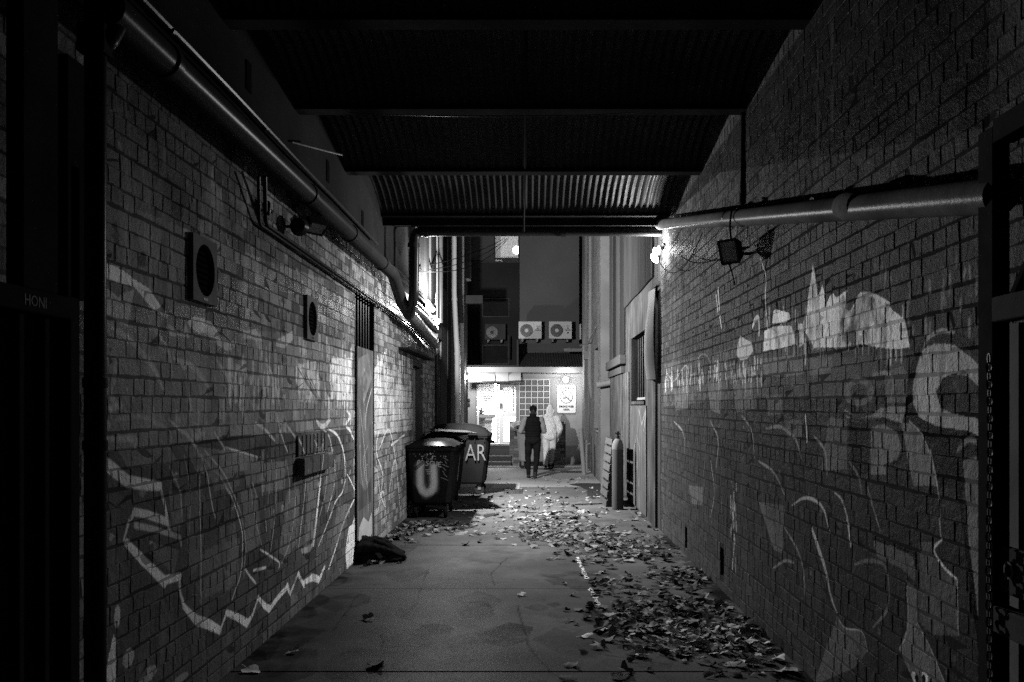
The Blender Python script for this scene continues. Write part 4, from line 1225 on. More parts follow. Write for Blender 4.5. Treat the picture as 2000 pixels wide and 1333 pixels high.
def make_bin(label, loc, rotz, Lx=1.26, W=.77, H=1.10, lid_tilt=0.0, bm_=None, lid_h=.13, body_mat=None, cat='bin', group='big wheeled bins along the left wall', lidm=None):
    t = thing('wheeled_bin', label, cat, loc, rotz, group)
    body_mat = body_mat or M_bin
    def rect(x, y, z, c=.05):
        return [(-x+c,-y,z),(x-c,-y,z),(x,-y+c,z),(x,y-c,z),(x-c,y,z),(-x+c,y,z),(-x,y-c,z),(-x,-y+c,z)]
    mb = MB(); rings = [rect(Lx*.40, W*.36, .20, .06), rect(Lx*.42, W*.38, .24, .06), rect(Lx*.47, W*.455, H*.72), rect(Lx*.485, W*.475, H-.10), rect(Lx*.485, W*.475, H)]
    vs = [p for r_ in rings for p in r_]
    fs = [tuple(reversed(range(8)))]
    for i in range(len(rings)-1):
        for k in range(8):
            k2 = (k+1) % 8
            fs.append((i*8+k, i*8+k2, (i+1)*8+k2, (i+1)*8+k))
    fs.append(tuple(32+k for k in range(8)))
    mb.add(vs, fs).build('body', body_mat, t, world=False)
    # rim with stiffening lip
    mb = MB(); o_ = [rect(Lx*.5, W*.5, H-.075), rect(Lx*.505, W*.51, H-.03), rect(Lx*.505, W*.51, H+.0), rect(Lx*.47, W*.46, H+.0)]
    vs = [p for r_ in o_ for p in r_]; fs = []
    for i in range(3):
        for k in range(8):
            k2 = (k+1) % 8; fs.append((i*8+k, i*8+k2, (i+1)*8+k2, (i+1)*8+k))
    mb.add(vs, fs).build('rim', M_bin, t, world=False)
    for x in np.linspace(-Lx*.42, Lx*.42, 7):
        B((x-.008, -W*.5, H-.15), (x+.008, -W*.465, H-.07)).build('rib', M_bin, t, world=False)
    # lid, hinged at the back (+y)
    nx, ny = 10, 6; vs = []
    for j in range(ny+1):
        for i in range(nx+1):
            a, b = 2*i/nx-1, 2*j/ny-1
            z = .012 + lid_h*(1-abs(a)**3.2)*(1-abs(b)**3.2)
            if i in (0, nx) or j in (0, ny): z = -.035
            y = b*W*.515; zz = z
            yy = y - W*.515
            c_, s_ = math.cos(lid_tilt), math.sin(lid_tilt)
            vs.append((a*Lx*.512, W*.515 + yy*c_ + zz*s_*0, H + zz - yy*s_))
    fs = [(j*(nx+1)+i, j*(nx+1)+i+1, (j+1)*(nx+1)+i+1, (j+1)*(nx+1)+i) for j in range(ny) for i in range(nx)]
    lid = MB().add(vs, fs).build('lid', lidm or M_bin, t, True, world=False)
    for x in (-Lx*.25, Lx*.25):
        B((x-.09, -W*.56, H-.02), (x+.09, -W*.52, H+.005), .005).build('handle', M_bin, t, world=False)
    for sx in (-1, 1):
        MB().lathe([(.025, 0), (.025, .07), (.034, .07), (.034, .085)], (sx*Lx*.485 if sx > 0 else -Lx*.485-.085, 0, H-.16), 'x', 12).build('trunnion', M_bin, t, world=False)
    for sx in (-1, 1):
        for sy in (-1, 1):
            cx, cy = sx*Lx*.34, sy*W*.29
            w = MB().lathe([(.06,-.022),(.088,-.024),(.095,-.012),(.095,.012),(.088,.024),(.06,.022)], (cx, cy, .095), 'y', 18).build('wheel', M_rubber, t, True, world=False)
            MB().lathe([(.058,-.018),(.058,.018)], (0, 0, 0), 'y', 12).build('hub', M_steel, w, world=False)
            w.children[0].location = (cx, cy, .095)
            mb = MB(); mb.box((cx-.03, cy-.034, .09), (cx+.03, cy-.029, .205)); mb.box((cx-.03, cy+.029, .09), (cx+.03, cy+.034, .205)); mb.box((cx-.045, cy-.04, .195), (cx+.045, cy+.04, .205))
            mb.build('castor_fork', M_steel, t, world=False)
    return t
b1 = make_bin('front dark bin with a sprayed white letter U on its end', (-1.575, 14.1, 0), math.radians(90), body_mat=M_binU, lid_tilt=.03, lid_h=.065)
b2 = make_bin('middle dark bin with flat cardboard piled on its lid', (-1.63, 15.76, 0), math.radians(90), body_mat=M_binS, lid_h=.08)
b3 = make_bin('rear dark bin standing crosswise with white stencilled letters AR', (-1.50, 17.55, 0), 0, Lx=1.3, W=1.0, H=1.16, lid_h=.19)
p = P(929, 886, 102.7)
text_mesh('AR', .45, mat('stencil_paint', .085, .7, 0, 14, .3, .1, 60), b3, (p.x, 17.55-.5*.95-.012+.012, p.z), (math.radians(92), 0, 0), 'lettering', width=.40, bold=-.002)
# flattened cardboard on the second bin and scrap lid board on the first
M_card = mat('cardboard', .03, .85, 0, 8, .2, .2, 50, local=True)
for i in range(4):
    z = 1.165 + i*.022
    c = B((-.34, -.5, -.008), (.34, .5, .008), .003).build('cardboard_sheet', M_card)
    c.location = (-1.50 + .03*i, 15.55-.06*i, z + .03)
    c.rotation_euler = (R.uniform(-.04, .04), .03*i-.03, .12*i - .1)
    tag(c, ['lowest flattened cardboard sheet on the middle bin lid', 'second cardboard sheet up on the middle bin lid', 'third cardboard sheet up on the middle bin lid', 'topmost skewed cardboard sheet on the middle bin lid'][i], 'cardboard', 'flattened cardboard on the middle bin')
# pale bin by the brick pier
M_bin_pale = mat('pale_bin_plastic', .14, .5, 0, 3, .25, .15, 50, stain=.2)
b4 = make_bin('pale bin overflowing with rubbish against the low brick wall', (.06, 24.55, 0), 0, Lx=1.12, W=.85, H=1.16, lid_tilt=-.0, body_mat=M_bin_pale, group='wheeled bins', cat='bin', lidm=mat('pale_lid', .1, .5, 0, 3, .2, .1))
rb_ = random.Random(5)
for i in range(7):
    mb = MB(); c = P(1004 + i*5.5, 832+rb_.uniform(-4, 2), 72.0); r_ = rb_.uniform(.07, .12)
    vs = []
    for a in range(5):
        for b in range(8):
            th = math.pi*(a+.5)/5; ph = 2*math.pi*b/8; k = r_*rb_.uniform(.7, 1.2)
            vs.append((c.x+k*math.sin(th)*math.cos(ph), c.y-.1+k*math.sin(th)*math.sin(ph), c.z+.02+k*.8*math.cos(th)))
    fs = [(a*8+b, a*8+(b+1) % 8, (a+1)*8+(b+1) % 8, (a+1)*8+b) for a in range(4) for b in range(8)] + [tuple(range(8)), tuple(32+k for k in range(8))]
    o = mb.add(vs, fs).build('rubbish_bag', mat('plastic_bag', .25, .35, 0, 12, .3, .4, 20))
    tag(o, 'crumpled pale plastic rubbish spilling from the overflowing pale bin', 'rubbish', 'rubbish heaped on the pale bin')

# ------------------------------------------------------------------ gas cylinder, pallet, batten
gc = P(1206.5, 995, 118.8)
cyl = thing('gas_cylinder', 'tall grey gas cylinder with a black valve beside the pallet', 'gas cylinder', (gc.x, gc.y, 0))
M_cyl = mat('cylinder_paint', .045, .42, 0, 5, .15, .1, 60, stain=.2)
MB().lathe([(.085, 0), (.095, .012), (.095, 1.02), (.09, 1.07), (.07, 1.12), (.04, 1.155), (.03, 1.17)], (gc.x, gc.y, 0), 'z', 24).build('body', M_cyl, cyl, True)
MB().lathe([(.0955, .985), (.0955, 1.02), (.0905, 1.07), (.0705, 1.12), (.0405, 1.156), (.036, 1.157)], (gc.x, gc.y, .001), 'z', 24).build('shoulder', mat('cylinder_shoulder', .09, .35, 0, 5, .1, .1), cyl, True)
MB().lathe([(.034, 1.16), (.034, 1.2), (.02, 1.2), (.018, 1.25), (.028, 1.25), (.028, 1.28), (.01, 1.285)], (gc.x, gc.y, 0), 'z', 14).build('valve', M_dark, cyl, True)
T([(gc.x-.05, gc.y-.01, 1.255), (gc.x+.045, gc.y-.01, 1.235)], .012, 8).build('outlet', M_dark, cyl)
pal = thing('pallet', 'weathered timber pallet leaning on end behind the gas cylinder', 'pallet', (1.32, 15.9, 0))
def pal_pt(u, v, w):      # u along the alley, v up the slope, w out of the face
    tilt = math.radians(5.5)
    base = Vector((1.215, 15.1, 0))
    e1 = Vector((-.035, 1, 0)).normalized(); e2 = Vector((math.sin(tilt), 0, math.cos(tilt))); e3 = Vector((-math.cos(tilt), 0, math.sin(tilt)))
    return base + e1*u + e2*v + e3*w
def pal_box(u0, u1, v0, v1, w0, w1, name):
    vs = [pal_pt(u, v, w) for u in (u0, u1) for v in (v0, v1) for w in (w0, w1)]
    MB().add(vs, [(0,1,3,2),(4,6,7,5),(0,4,5,1),(2,3,7,6),(0,2,6,4),(1,5,7,3)]).build(name, M_wood, pal)
for i in range(8):
    pal_box(0, .98+R.uniform(-.02, .02), i*.148, i*.148+.108+R.uniform(-.008, .008), .0, .018, 'plank')
for u in (.02, .45, .9):
    pal_box(u, u+.05, 0, 1.15, -.09, -.001, 'bearer')
for i in range(5):
    pal_box(0, .98, i*.26, i*.26+.1, -.11, -.091, 'plank')
bt = B((0, 0, 0), (.035, 1.95, .035), .003).build('timber_batten', M_wood)
bt.location = (1.555, 13.5, 0.0); bt.rotation_euler = (0, 0, math.radians(2))
tag(bt, 'long timber batten lying at the foot of the painted wall', 'batten')
sb = T([G(1122, 988)+Vector((0,0,.02)), G(1176, 986)+Vector((0,0,.02))], .012, 6).build('stick', M_wood)
tag(sb, 'thin wooden stick lying by the leaves near the pallet', 'stick')

# ------------------------------------------------------------------ dumped cloth on the left
#CLOTH
# ------------------------------------------------------------------ fallen leaves
M_leaf = mat('dry_leaf', .27, .6, 0, 14, .3, .4, 60, obj_rand=.75)
M_leaf_far = mat('dry_leaf_litter', .12, .6, 0, 14, .3, .4, 60, island=.75)
def leaf_mesh(rng):
    n = 26; k_ = rng.uniform(.55, 1.0); nl = rng.choice((3, 5, 5))
    ph = rng.uniform(0, 6.28); curl = rng.uniform(.15, 1.0); roll = rng.uniform(-.5, .5); dirn = rng.uniform(0, 6.28)
    def rad(a):
        t = (a+math.pi)/(2*math.pi)          # 0..1 round from the stalk
        lob = abs(math.cos(nl*math.pi*(t-.5)))
        env = .45+.55*math.sin(math.pi*min(1, max(0, t)))**.6
        return env*(.62+.38*lob**1.3)
    def place(x, y):
        t = x*math.cos(dirn)+y*math.sin(dirn); s = -x*math.sin(dirn)+y*math.cos(dirn)
        z = curl*.5*t*t + roll*.4*t*s + .10*math.sin(3.1*s+ph) + .07*math.sin(5.3*t+ph*2)
        q = t*(1-.25*curl*abs(t)); e = s*(1-.18*abs(roll)*abs(s))
        return [q*math.cos(dirn)-e*math.sin(dirn), q*math.sin(dirn)+e*math.cos(dirn), z]
    vs = [place(0, 0)]
    for f in (.33, .68, 1.0):
        for i in range(n):
            a = -math.pi + 2*math.pi*(i+.5)/n
            r2 = rad(a)*f*(1+rng.uniform(-.07, .07)*(f > .9))
            p = place(r2*math.sin(a)*k_, r2*math.cos(a)); p[2] += rng.uniform(-.035, .035)*f
            vs.append(p)
    fs = [(0, 1+i, 1+(i+1) % n) for i in range(n)]
    for k in (0, 1):
        fs += [(1+k*n+i, 1+(k+1)*n+i, 1+(k+1)*n+(i+1) % n, 1+k*n+(i+1) % n) for i in range(n)]
    b = len(vs); z0 = vs[0][2]
    vs += [(-.02, -.3, z0), (.02, -.3, z0), (.05, -1.0, z0+.14), (.01, -1.0, z0+.14)]
    fs.append((b, b+1, b+2, b+3))
    zm = min(v[2] for v in vs)
    return [(v[0]*.55, v[1]*.55, (v[2]-zm)*.55) for v in vs], fs
rl = random.Random(21)
protos = [leaf_mesh(rl) for _ in range(22)]
pmesh = [MB().add(*q).mesh('fallen_leaf', M_leaf, True) for q in protos]
spots = []     # (px, py, cluster, layer)
def cloud(n, cx, cy, sx, sy, cl, lim=None, pile=0.0):
    k = 0
    while k < n:
        x, y = rl.gauss(cx, sx), rl.gauss(cy, sy)
        if y < 925 or y > 1345: continue
        if lim and not lim(x, y): continue
        dd = ((x-cx)/sx)**2+((y-cy)/sy)**2
        spots.append((x, y, cl, pile*math.exp(-dd*.45)*rl.random()))
        k += 1
def onroad(x, y):
    g = G(x, y); return -1.86 < g.x < 1.66
cloud(430, 1350, 1225, 84, 30, 'pile', onroad, .08)
cloud(130, 1300, 1192, 84, 22, 'pile', onroad, .04)
cloud(120, 1440, 1255, 60, 25, 'pile', onroad, .05)
cloud(45, 1235, 1195, 50, 22, 'pile', onroad, .02)
cloud(36, 1200, 1140, 50, 10, 'edge', onroad, .02)
cloud(90, 1340, 1130, 45, 11, 'edge', onroad, .05)
cloud(280, 1215, 1073, 66, 13, 'drift', onroad, .07)
cloud(40, 1130, 1050, 60, 12, 'drift', onroad, .02)
cloud(220, 1070, 1038, 75, 11, 'mid', onroad, .02)
cloud(190, 1050, 1008, 95, 12, 'mid', onroad)
cloud(110, 830, 1032, 42, 8, 'bins', onroad, .04)
cloud(60, 760, 1045, 22, 9, 'bins', onroad, .06)
cloud(110, 990, 985, 70, 12, 'far', onroad)
cloud(90, 1090, 970, 60, 14, 'far', onroad)
cloud(26, 1075, 940, 40, 6, 'far', onroad)
cloud(20, 1200, 1030, 35, 10, 'far', onroad)
cloud(10, 720, 1102, 18, 4, 'cloth', onroad)
lone = [(570,1276),(733,1303),(720,1212),(1018,1164),(1115,1301),(1140,1276),(1106,1328),(490,1312),(1143,1245),(1160,1163),(1520,1290),(1545,1312),(1470,1300),(1210,1325),(1225,1316),(1400,1318),(1320,1115),(1180,1120),(1118,1164),(1265,1268),(1230,1250)]
for q in lone: spots.append((q[0], q[1], 'lone', 0))
spots.sort(key=lambda q: (q[2] != 'lone', -q[1]))
CLN = {'pile': ('brown curled leaf in the big dark pile along the right wall', 'leaves in the big pile by the right wall'),
       'edge': ('dry leaf in the loose scatter beside the right wall base', 'leaves scattered beside the right wall base'),
       'drift': ('dry leaf in the pale drift left of the right wall, mid alley', 'leaves in the pale mid alley drift'),
       'mid': ('dry leaf strewn across the middle of the alley', 'leaves strewn across mid alley'),
       'bins': ('dry leaf in the band below the front bin', 'leaves banked below the front bin'),
       'far': ('small far leaf on the ground towards the two people', 'far leaves towards the people'),
       'cloth': ('dry leaf caught beside the dumped dark blanket', 'leaves beside the blanket')}
LONE_L = ['lone leaf on dark concrete low at the left', 'lone dark leaf near the lower edge left of centre', 'lone curled leaf by the shadow edge on the left', 'lone dark leaf on the joint line in mid alley',
          'large pale flat leaf at the lower edge of the concrete', 'pale leaf just left of the big pile bottom', 'pale leaf at the very bottom, centre right', 'ragged pale leaf in the lower left shadow',
          'long flat leaf left of the big leaf pile', 'small dark leaf beside the painted line end', 'upright pale leaf at the lower right wall foot', 'pale leaf lowest on the right wall foot',
          'torn leaf just below the big leaf pile', 'small torn leaf at the bottom right of centre', 'white scrap leaf at the bottom below the pile', 'broad leaf at the bottom near the right wall',
          'broad leaf by the wall above the big pile', 'pale leaf right of the painted line top', 'small leaf touching the slab joint near the line', 'flat leaf at the pile lower edge', 'twisted leaf at the pile left edge']
litter = MB(); li = 0
for i, (x, y, cl, lay) in enumerate(spots):
    g = G(x, y)
    size = rl.choice((rl.uniform(.05, .09), rl.uniform(.08, .14), rl.uniform(.11, .17))) if cl != 'lone' else rl.uniform(.11, .16)
    k = rl.randrange(len(protos))
    eul = Euler((rl.gauss(0, .18) + (rl.uniform(-.35, .35) if lay > .02 else 0), rl.gauss(0, .18), rl.uniform(0, 6.28)))
    if i < 300:
        o = bpy.data.objects.new('fallen_leaf', pmesh[k])
        o.location = (g.x, g.y, .003+lay); o.rotation_euler = eul; o.scale = (size, size, size*rl.uniform(.45, .95))
        COL.objects.link(o)
        if cl == 'lone': tag(o, LONE_L[li], 'leaf', 'single leaves on the concrete'); li += 1
        else: tag(o, CLN[cl][0], 'leaf', CLN[cl][1])
    else:
        M4 = Matrix.Translation((g.x, g.y, .003+lay)) @ eul.to_matrix().to_4x4() @ Matrix.Diagonal((size, size, size*rl.uniform(.45, .95), 1))
        litter.add([M4 @ Vector(v) for v in protos[k][0]], protos[k][1])
lo = litter.build('leaf_litter', M_leaf_far, None, True)
tag(lo, 'fine scatter of dry leaves strewn farther down the alley', 'leaves', kind='stuff')
# ------------------------------------------------------------------ left buildings past the cover
lb = thing('rendered_building', 'tall rendered building side on the left with pilasters, past the cover', 'building', (-2.0, 20, 0))
lb['kind'] = 'thing'
B((XL-.3, BY[0]+.12, 4.905), (XL-.02, 18.3, 9.0)).build('wall', mat('sooty_render', .008, .9, 0, 2.5, .3, .5, 45, stain=.4, spec=0.0), lb)
B((-2.25, 18.32, 0), (-1.93, 25.9, 9.0)).build('wall', M_render_mid, lb)
def ppl(px0, px1, X, z0, z1, m, name='pilaster'):
    return B((XL-.05, F/((px0-CX)/X), z0), (X, F/((px1-CX)/X), z1), .005).build(name, m, lb)
ppl(811, 818, -1.88, 3.5, 9, M_render_mid); ppl(830, 838, -1.86, 3.42, 9, M_render_dark); ppl(842, 852, -1.86, 3.42, 9, M_render_dark)
ppl(855, 864, -1.84, 3.0, 9, M_render_mid); ppl(862, 873, -1.85, 0, 4.1, M_render_mid); ppl(875, 880, -1.84, 0, 9, M_render_dark)
# brick strip
strip = thing('brick_pier', 'narrow pale brick pier between the pipes on the far left', 'pier', (-1.9, 21.3, 0)); strip['kind'] = 'thing'
brick_wall(strip, -1.90, 1, F/((881-CX)/-1.9), F/((893-CX)/-1.9), 0, 5.5, [], M_brick_pale, 0, 5, .3, .05)
for (px, r_, s0, zt_, m, lab, j) in ((853, .05, 100, 3.0, M_pipe_dark, 'dark vertical pipe dropping below the foil wrapped pipes', 2.6),
                                   (840, .02, 107, 8.5, M_pipe, 'thin pipe rising above the left lamp', 5),
                                   (860.5, .045, 101, 8.5, M_pipe_dark, 'grey soil pipe on the left above the left lamp', 5)):
    z0 = 0 if px == 853 else 3.3
    pipe('downpipe', [tuple(P(px, 700, s0)*1)[:2]+(zt_,), tuple(P(px, 700, s0))[:2]+(z0,)], r_, m, lab, 'downpipe', joints=[(tuple(P(px, 700, s0))[:2]+(j,), tuple(P(px, 700, s0))[:2]+(0,))], n=12)
s_ = 87
pipe('downpipe', [tuple(P(887, 300, s_)), tuple(P(887, 575, s_)), tuple(P(893, 690, s_)), tuple(P(893.5, CY+EYE*s_, s_))], .058, M_pipe_light, 'pale vertical downpipe on the far left, kinked half way',
     'downpipe', joints=[(P(887.5, 585, s_), P(888, 600, s_)), (P(893, 692, s_), P(893, 700, s_)), (P(893, 770, s_), P(893, 800, s_))], n=14)
s_ = 79.5
pipe('downpipe', [tuple(P(899, 250, s_)), tuple(P(899, 632, s_))], .098, M_pipe_light, 'fat pale downpipe upper length next to the kinked one', 'downpipe', n=14)
pipe('downpipe', [tuple(P(901, 632, s_)), tuple(P(901, CY+EYE*s_, s_))], .06, M_white, 'white lower downpipe continuing under the fat pale one', 'downpipe', joints=[(P(901, 692, s_), P(901, 700, s_))], n=14)
p0, p1 = P(862, 593, 78), P(943, 577, 78)
tag(B((p0.x-.4, p0.y, p0.z), (p1.x, p0.y+.18, p1.z), .006).build('steel_bracket', M_render_dark), 'dark horizontal steel arm sticking out from the far left wall', 'bracket')
p0, p1 = P(898, 545, 70), P(918, 400, 70)
tag(B((-1.93, p0.y, p0.z), (p1.x, p0.y+.5, p1.z), .006).build('sign_box', M_render_pale), 'pale upright box fixed high on the far left wall', 'box')
spot = P(848, 618, 112)
# ladders of conduit on the left
for k, (pa, pb) in enumerate((((755, 520), (842, 600)), ((765, 515), (846, 598)), ((700, 478), (770, 540)))):
    a, b = PX(*pa, -1.84), PX(*pb, -1.80)
    wire([a, a.lerp(b, .5)+Vector((.01, 0, -.02)), b], .016 - .004*k, ['pale conduit slanting to the left lamp, lower of two', 'pale conduit slanting to the left lamp, upper of two', 'thin cable above the drain pipe end'][k], 'conduit', M_pipe_dark)
wire([P(850.5, 520, 103), P(850.5, 596, 104)], .007, 'bright thin rod standing above the left lamp', 'rod', M_white)
# overhead wires to the lit window
for i, (a, b, l) in enumerate((((776, 530), (985, 466), 'upper'), ((776, 532), (990, 466), 'middle'), ((800, 528), (992, 466), 'lowest'))):
    wire(sag(P(a[0], a[1], 130), P(b[0], b[1], 62), .12 + .12*i, 14), .008, l + ' overhead wire strung across to the lit window', 'wire')

# ------------------------------------------------------------------ right buildings past the brick wall
M_sheet = mat('painted_sheet', .04, .45, 0, 7, .6, .25, 40, stain=.45, streak=.9)
rb = thing('clad_building', 'patched building on the right clad in corrugated iron and painted sheets', 'building', (1.62, 16, 0)); rb['kind'] = 'thing'
XA, XB = 1.68, 1.45
YS = F/((1173-CX)/XB)
def pa_(px, py): return PX(px, py, XA)
WIN = (pa_(1260, 0).y, pa_(1233, 0).y, 1.77, 2.86)
y0 = YR_END + .30
yw0, yw1 = WIN[0], WIN[1]
for (a, b, za, zb) in ((y0, yw0, 0, 9), (yw1, YS, 0, 9), (yw0, yw1, 0, WIN[2]), (yw0, yw1, WIN[3], 9)):
    B((XA, a, za), (XA+.3, b, zb)).build('wall', mat('stained_render', .034, .6, 0, 5, .6, .6, 30, stain=.6, streak=.8, dist=.008), rb)
w = B((XA+.26, yw0-.02, WIN[2]-.02), (XA+.29, yw1+.02, WIN[3]+.02)).build('window', M_black, rb)
for k in range(7):
    y = yw0 + .1 + k*(yw1-yw0-.2)/6
    T([(XA+.12, y, WIN[2]+.06), (XA+.12, y, WIN[3])], .014, 6).build('window_bar', M_steel if k == 0 else M_dark, w, True)
B((XA+.1, yw0, WIN[2]+.03), (XA+.14, yw1, WIN[2]+.07)).build('bar_rail', M_steel, w)
B((XA-.03, yw0-.05, WIN[2]-.05), (XA+.25, yw1+.05, WIN[2]+.003), .006).build('window_sill', MATS['stained_render'], rb)
# corrugated cladding above
yc0, yc1 = y0+.1, pa_(1222, 0).y
mb = MB(); n = int((yc1-yc0)/.076*6); vs = []
for k in range(n+1):
    y = yc0+(yc1-yc0)*k/n
    x = XA-.03-.012*math.sin(2*math.pi*(y-yc0)/.076)
    zl = 3.5 + .006*math.sin(y*3)
    vs += [(x, y, zl), (x, y, 8.8)]
mb.add(vs, [(2*k, 2*k+2, 2*k+3, 2*k+1) for k in range(n)])
mb.build('corrugated_cladding', mat('grey_corrugated', .022, .6, .0, 1, .6, .2, 50, stretch=(9, 9, .5), stain=.4), rb, True)
# vertical boards
ys = [pa_(p, 0).y for p in (1222, 1214, 1207, 1200, 1194, 1188.5, 1184)]
for i, (a, b) in enumerate(zip(ys[:-1], ys[1:])):
    B((XA-.03-.012*(i % 2), a+.008, 2.66), (XA-.004, b-.008, 8.8), .003).build('cladding_board', mat(['board_dark', 'board_mid'][i % 2], [.015, .035][i % 2], .65, 0, 4, .4, .3, 30, stretch=(8, 8, .8)), rb)
# broken leaning boards and ledge
for (za, zb, xo, e0, e1) in ((2.47, 2.64, .12, 1223, 1173), (2.31, 2.44, .07, 1220, 1178)):
    B((XA-xo, pa_(e0, 0).y, za), (XA-.004, pa_(e1, 0).y-.2, zb), .006).build('ledge_timber', M_wood, rb)
# painted sheets under the ledge
ys = [pa_(p, 0).y for p in (1230, 1218, 1206, 1197, 1189)]
for i, (a, b) in enumerate(zip(ys[:-1], ys[1:])):
    B((XA-.022-.006*(i % 2), a+.01, .06), (XA-.003, b-.01, 2.3), .003).build('painted_sheet', M_sheet, rb)
CS = Canvas(12.3, 16.2, 0, 3.6, 150)
def cs(pts, v, w): CS.line([(lambda p: (p.y, p.z))(PX(x, y, XA)) for x, y in pts], v*.3, w*.6, .8, .03, .6)
for pts, v, w_ in (([(1268,720),(1262,740),(1266,790),(1260,840)], .5, .09), ([(1240,880),(1246,850),(1252,880)], .35, .05), ([(1228,950),(1236,930),(1240,965)], .4, .04), ([(1244,930),(1247,900),(1250,950),(1252,925)], .4, .04),
                   ([(1236,820),(1246,860),(1256,800),(1262,850)], .1, .08), ([(1250,800),(1256,830),(1264,800)], .5, .05), ([(1232,700),(1236,760),(1234,820)], .45, .05), ([(1226,730),(1229,790)], .4, .05)):
    cs(pts, v, w_)
B((XA-.02, pa_(1264, 0).y, .05), (XA-.003, pa_(1233, 0).y, 1.70), .003).build('painted_sheet', mat('sprayed_sheet', .045, .5, 0, 4, .4, .3, 40, stain=.4, streak=.7, canvas=CS), rb)
# pier against the end of the brick wall, with the buckled flashing
B((XR-.006, YR_END+.004, 0), (XR+.1, YR_END+.30, 9.0), .004).build('pier', MATS['sprayed_sheet'], rb)
y1_, y2_ = YR_END+.03, YR_END+.62
mb = MB(); nz, ny = 12, 8; vs = []
for j in range(nz+1):
    z = 2.06 + (3.30-2.06)*j/nz
    for i in range(ny+1):
        t = i/ny
        bul = .13*math.sin(math.pi*min(1, t*1.2))**.7*(1-.5*abs(2*j/nz-1)**2) + .03*math.sin(5*t+3*j/nz)
        vs.append((XR - .07 - bul, y1_+(y2_-y1_)*t, z))
mb.add(vs, [(j*(ny+1)+i, j*(ny+1)+i+1, (j+1)*(ny+1)+i+1, (j+1)*(ny+1)+i) for j in range(nz) for i in range(ny)])
mb.build('buckled_sheet', mat('pale_sheet_metal', .1, .5, .0, 4, .25, .2, 40, stain=.3), rb, True)
B((XA-.02, y1_, 3.34), (XR, y2_, 3.40), .004).build('flashing', M_dark, rb)
T([(XA-.0, y2_+.1, 2.9), (XA-.07, y2_+.1, 2.92)], .02, 8).build('hook', M_dark, rb)
# far pale brick part
fr_ = thing('pale_brick_building', 'pale brick end building on the far right beyond the cladding', 'building', (XB, 22.5, 0)); fr_['kind'] = 'thing'
WF = (F/85.6/1*1.0, F/80.5, 1.15, 3.05)
brick_wall(fr_, XB, -1, YS+.0, 24.6, 0, 8.0, [WF], M_brick_pale, 0, 9, .3, .3)
wf = B((XB+.15, WF[0]-.01, WF[2]-.01), (XB+.17, WF[1]+.01, WF[3]+.01)).build('window', M_black, fr_)
B((XB-.04, WF[0]-.05, WF[2]-.06), (XB+.1, WF[1]+.05, WF[2]-.0), .005).build('window_sill', M_render_pale, fr_)
B((1.375, 24.6, 0), (1.75, 25.94, 8.0), .01).build('corner_pilaster', M_render_pale, fr_)
s_ = 76.5
pipe('downpipe', [tuple(P(1154, 300, s_)), tuple(P(1154, 620, s_)), tuple(P(1152, 735, s_)), tuple(P(1157, 778, s_))], .058, M_pipe_light, 'pale downpipe with a kicked foot on the far right wall', 'downpipe',
     joints=[(P(1154, 575, s_), P(1154, 600, s_)), (P(1152.5, 720, s_), P(1152, 735, s_))], n=12)
q = P(1183, 748, 88)
pipe('flue', [(XA+.1, q.y-.3, q.z+.02), (1.36, q.y-.3, q.z-.06)], .07, M_steel, 'short round flue stub poking from the far right wall', 'flue', n=14)
q0, q1 = P(1134, 838, 79), P(1141, 927, 79); q1.z = 0
lp = pipe('leaning_post', [tuple(q1), tuple(q0)], .055, M_pipe_light, 'white leaning pipe post standing at the far right', 'post', n=12)
q = P(1146, 932, 75.5)
stt = thing('standpipe', 'pale tap standpipe by the far right wall foot', 'standpipe', (q.x, q.y, 0))
T(bend([(q.x, q.y, 0), (q.x, q.y, .72), (q.x+.28, q.y+.05, .72)], .06), .03, 10).build('tube', M_pipe_light, stt, True)
MB().lathe([(.02, .72), (.035, .74), (.035, .78), (.02, .8)], (q.x, q.y, 0), 'z', 10).build('tap', M_steel, stt, True)
q = P(1163, 930, 82)
pipe('downpipe', [(q.x, q.y, .02), (q.x, q.y, .78)], .035, M_pipe_dark, 'short black pipe upright beside the standpipe', 'downpipe', joints=[((q.x, q.y, .35), (q.x, q.y, 1))], n=10)
q = P(1118, 931, 77)
tag(B((q.x-.3, q.y-.05, .012), (q.x+.3, q.y+.02, .05), .004).build('steel_bar', M_dark), 'dark flat bar lying at the foot of the leaning post', 'bar')
for k, (a, b, c) in enumerate((((1133, 676), (1150, 668), (1163, 640)), ((1163, 655), (1172, 640), (1178, 700)))):
    wire([P(*a, 75), P(*b, 78), P(*c, 84)], .014-.005*k, ['thick looping cable on the far right wall', 'thin hanging cable beside the far right downpipe'][k], 'cable', [M_pipe_light, M_cable][k])
tag(B((1.30, 23.4, P(0, 700, 70).z-.12), (1.46, 23.7, P(0, 700, 70).z+.1), .01).build('camera_box', M_render_pale), 'small white box on the far right wall corner', 'box')

# ------------------------------------------------------------------ back building
bb = thing('back_building', 'grey two part building closing the alley with a shop door', 'building', (0, 26, 0)); bb['kind'] = 'thing'
SB = 67.6; YBK = F/SB
def bx(px): return (px-CX)/SB
def bz(py): return EYE + (CY-py)/SB
M_facade = mat('facade_render', .18, .7, 0, 3, .2, .25, 40, stain=.35)
DZ = bz(867.5)
xw = [bx(893), bx(928.5), bx(1008), bx(1013), bx(1075), bx(1150)]
GZ0, GZ1 = bz(824), bz(742)
for (a, b, za, zb) in ((xw[0], xw[1], 0, 2.78), (xw[1], xw[2], bz(748), 2.78), (xw[1], xw[2], 0, DZ), (xw[2], xw[3], 0, 2.78), (xw[3], xw[4], 0, GZ0), (xw[3], xw[4], GZ1, 2.78), (xw[4], xw[5], 0, 2.78)):
    B((a, YBK, za), (b, YBK+.2, zb)).build('facade_wall', M_facade, bb)
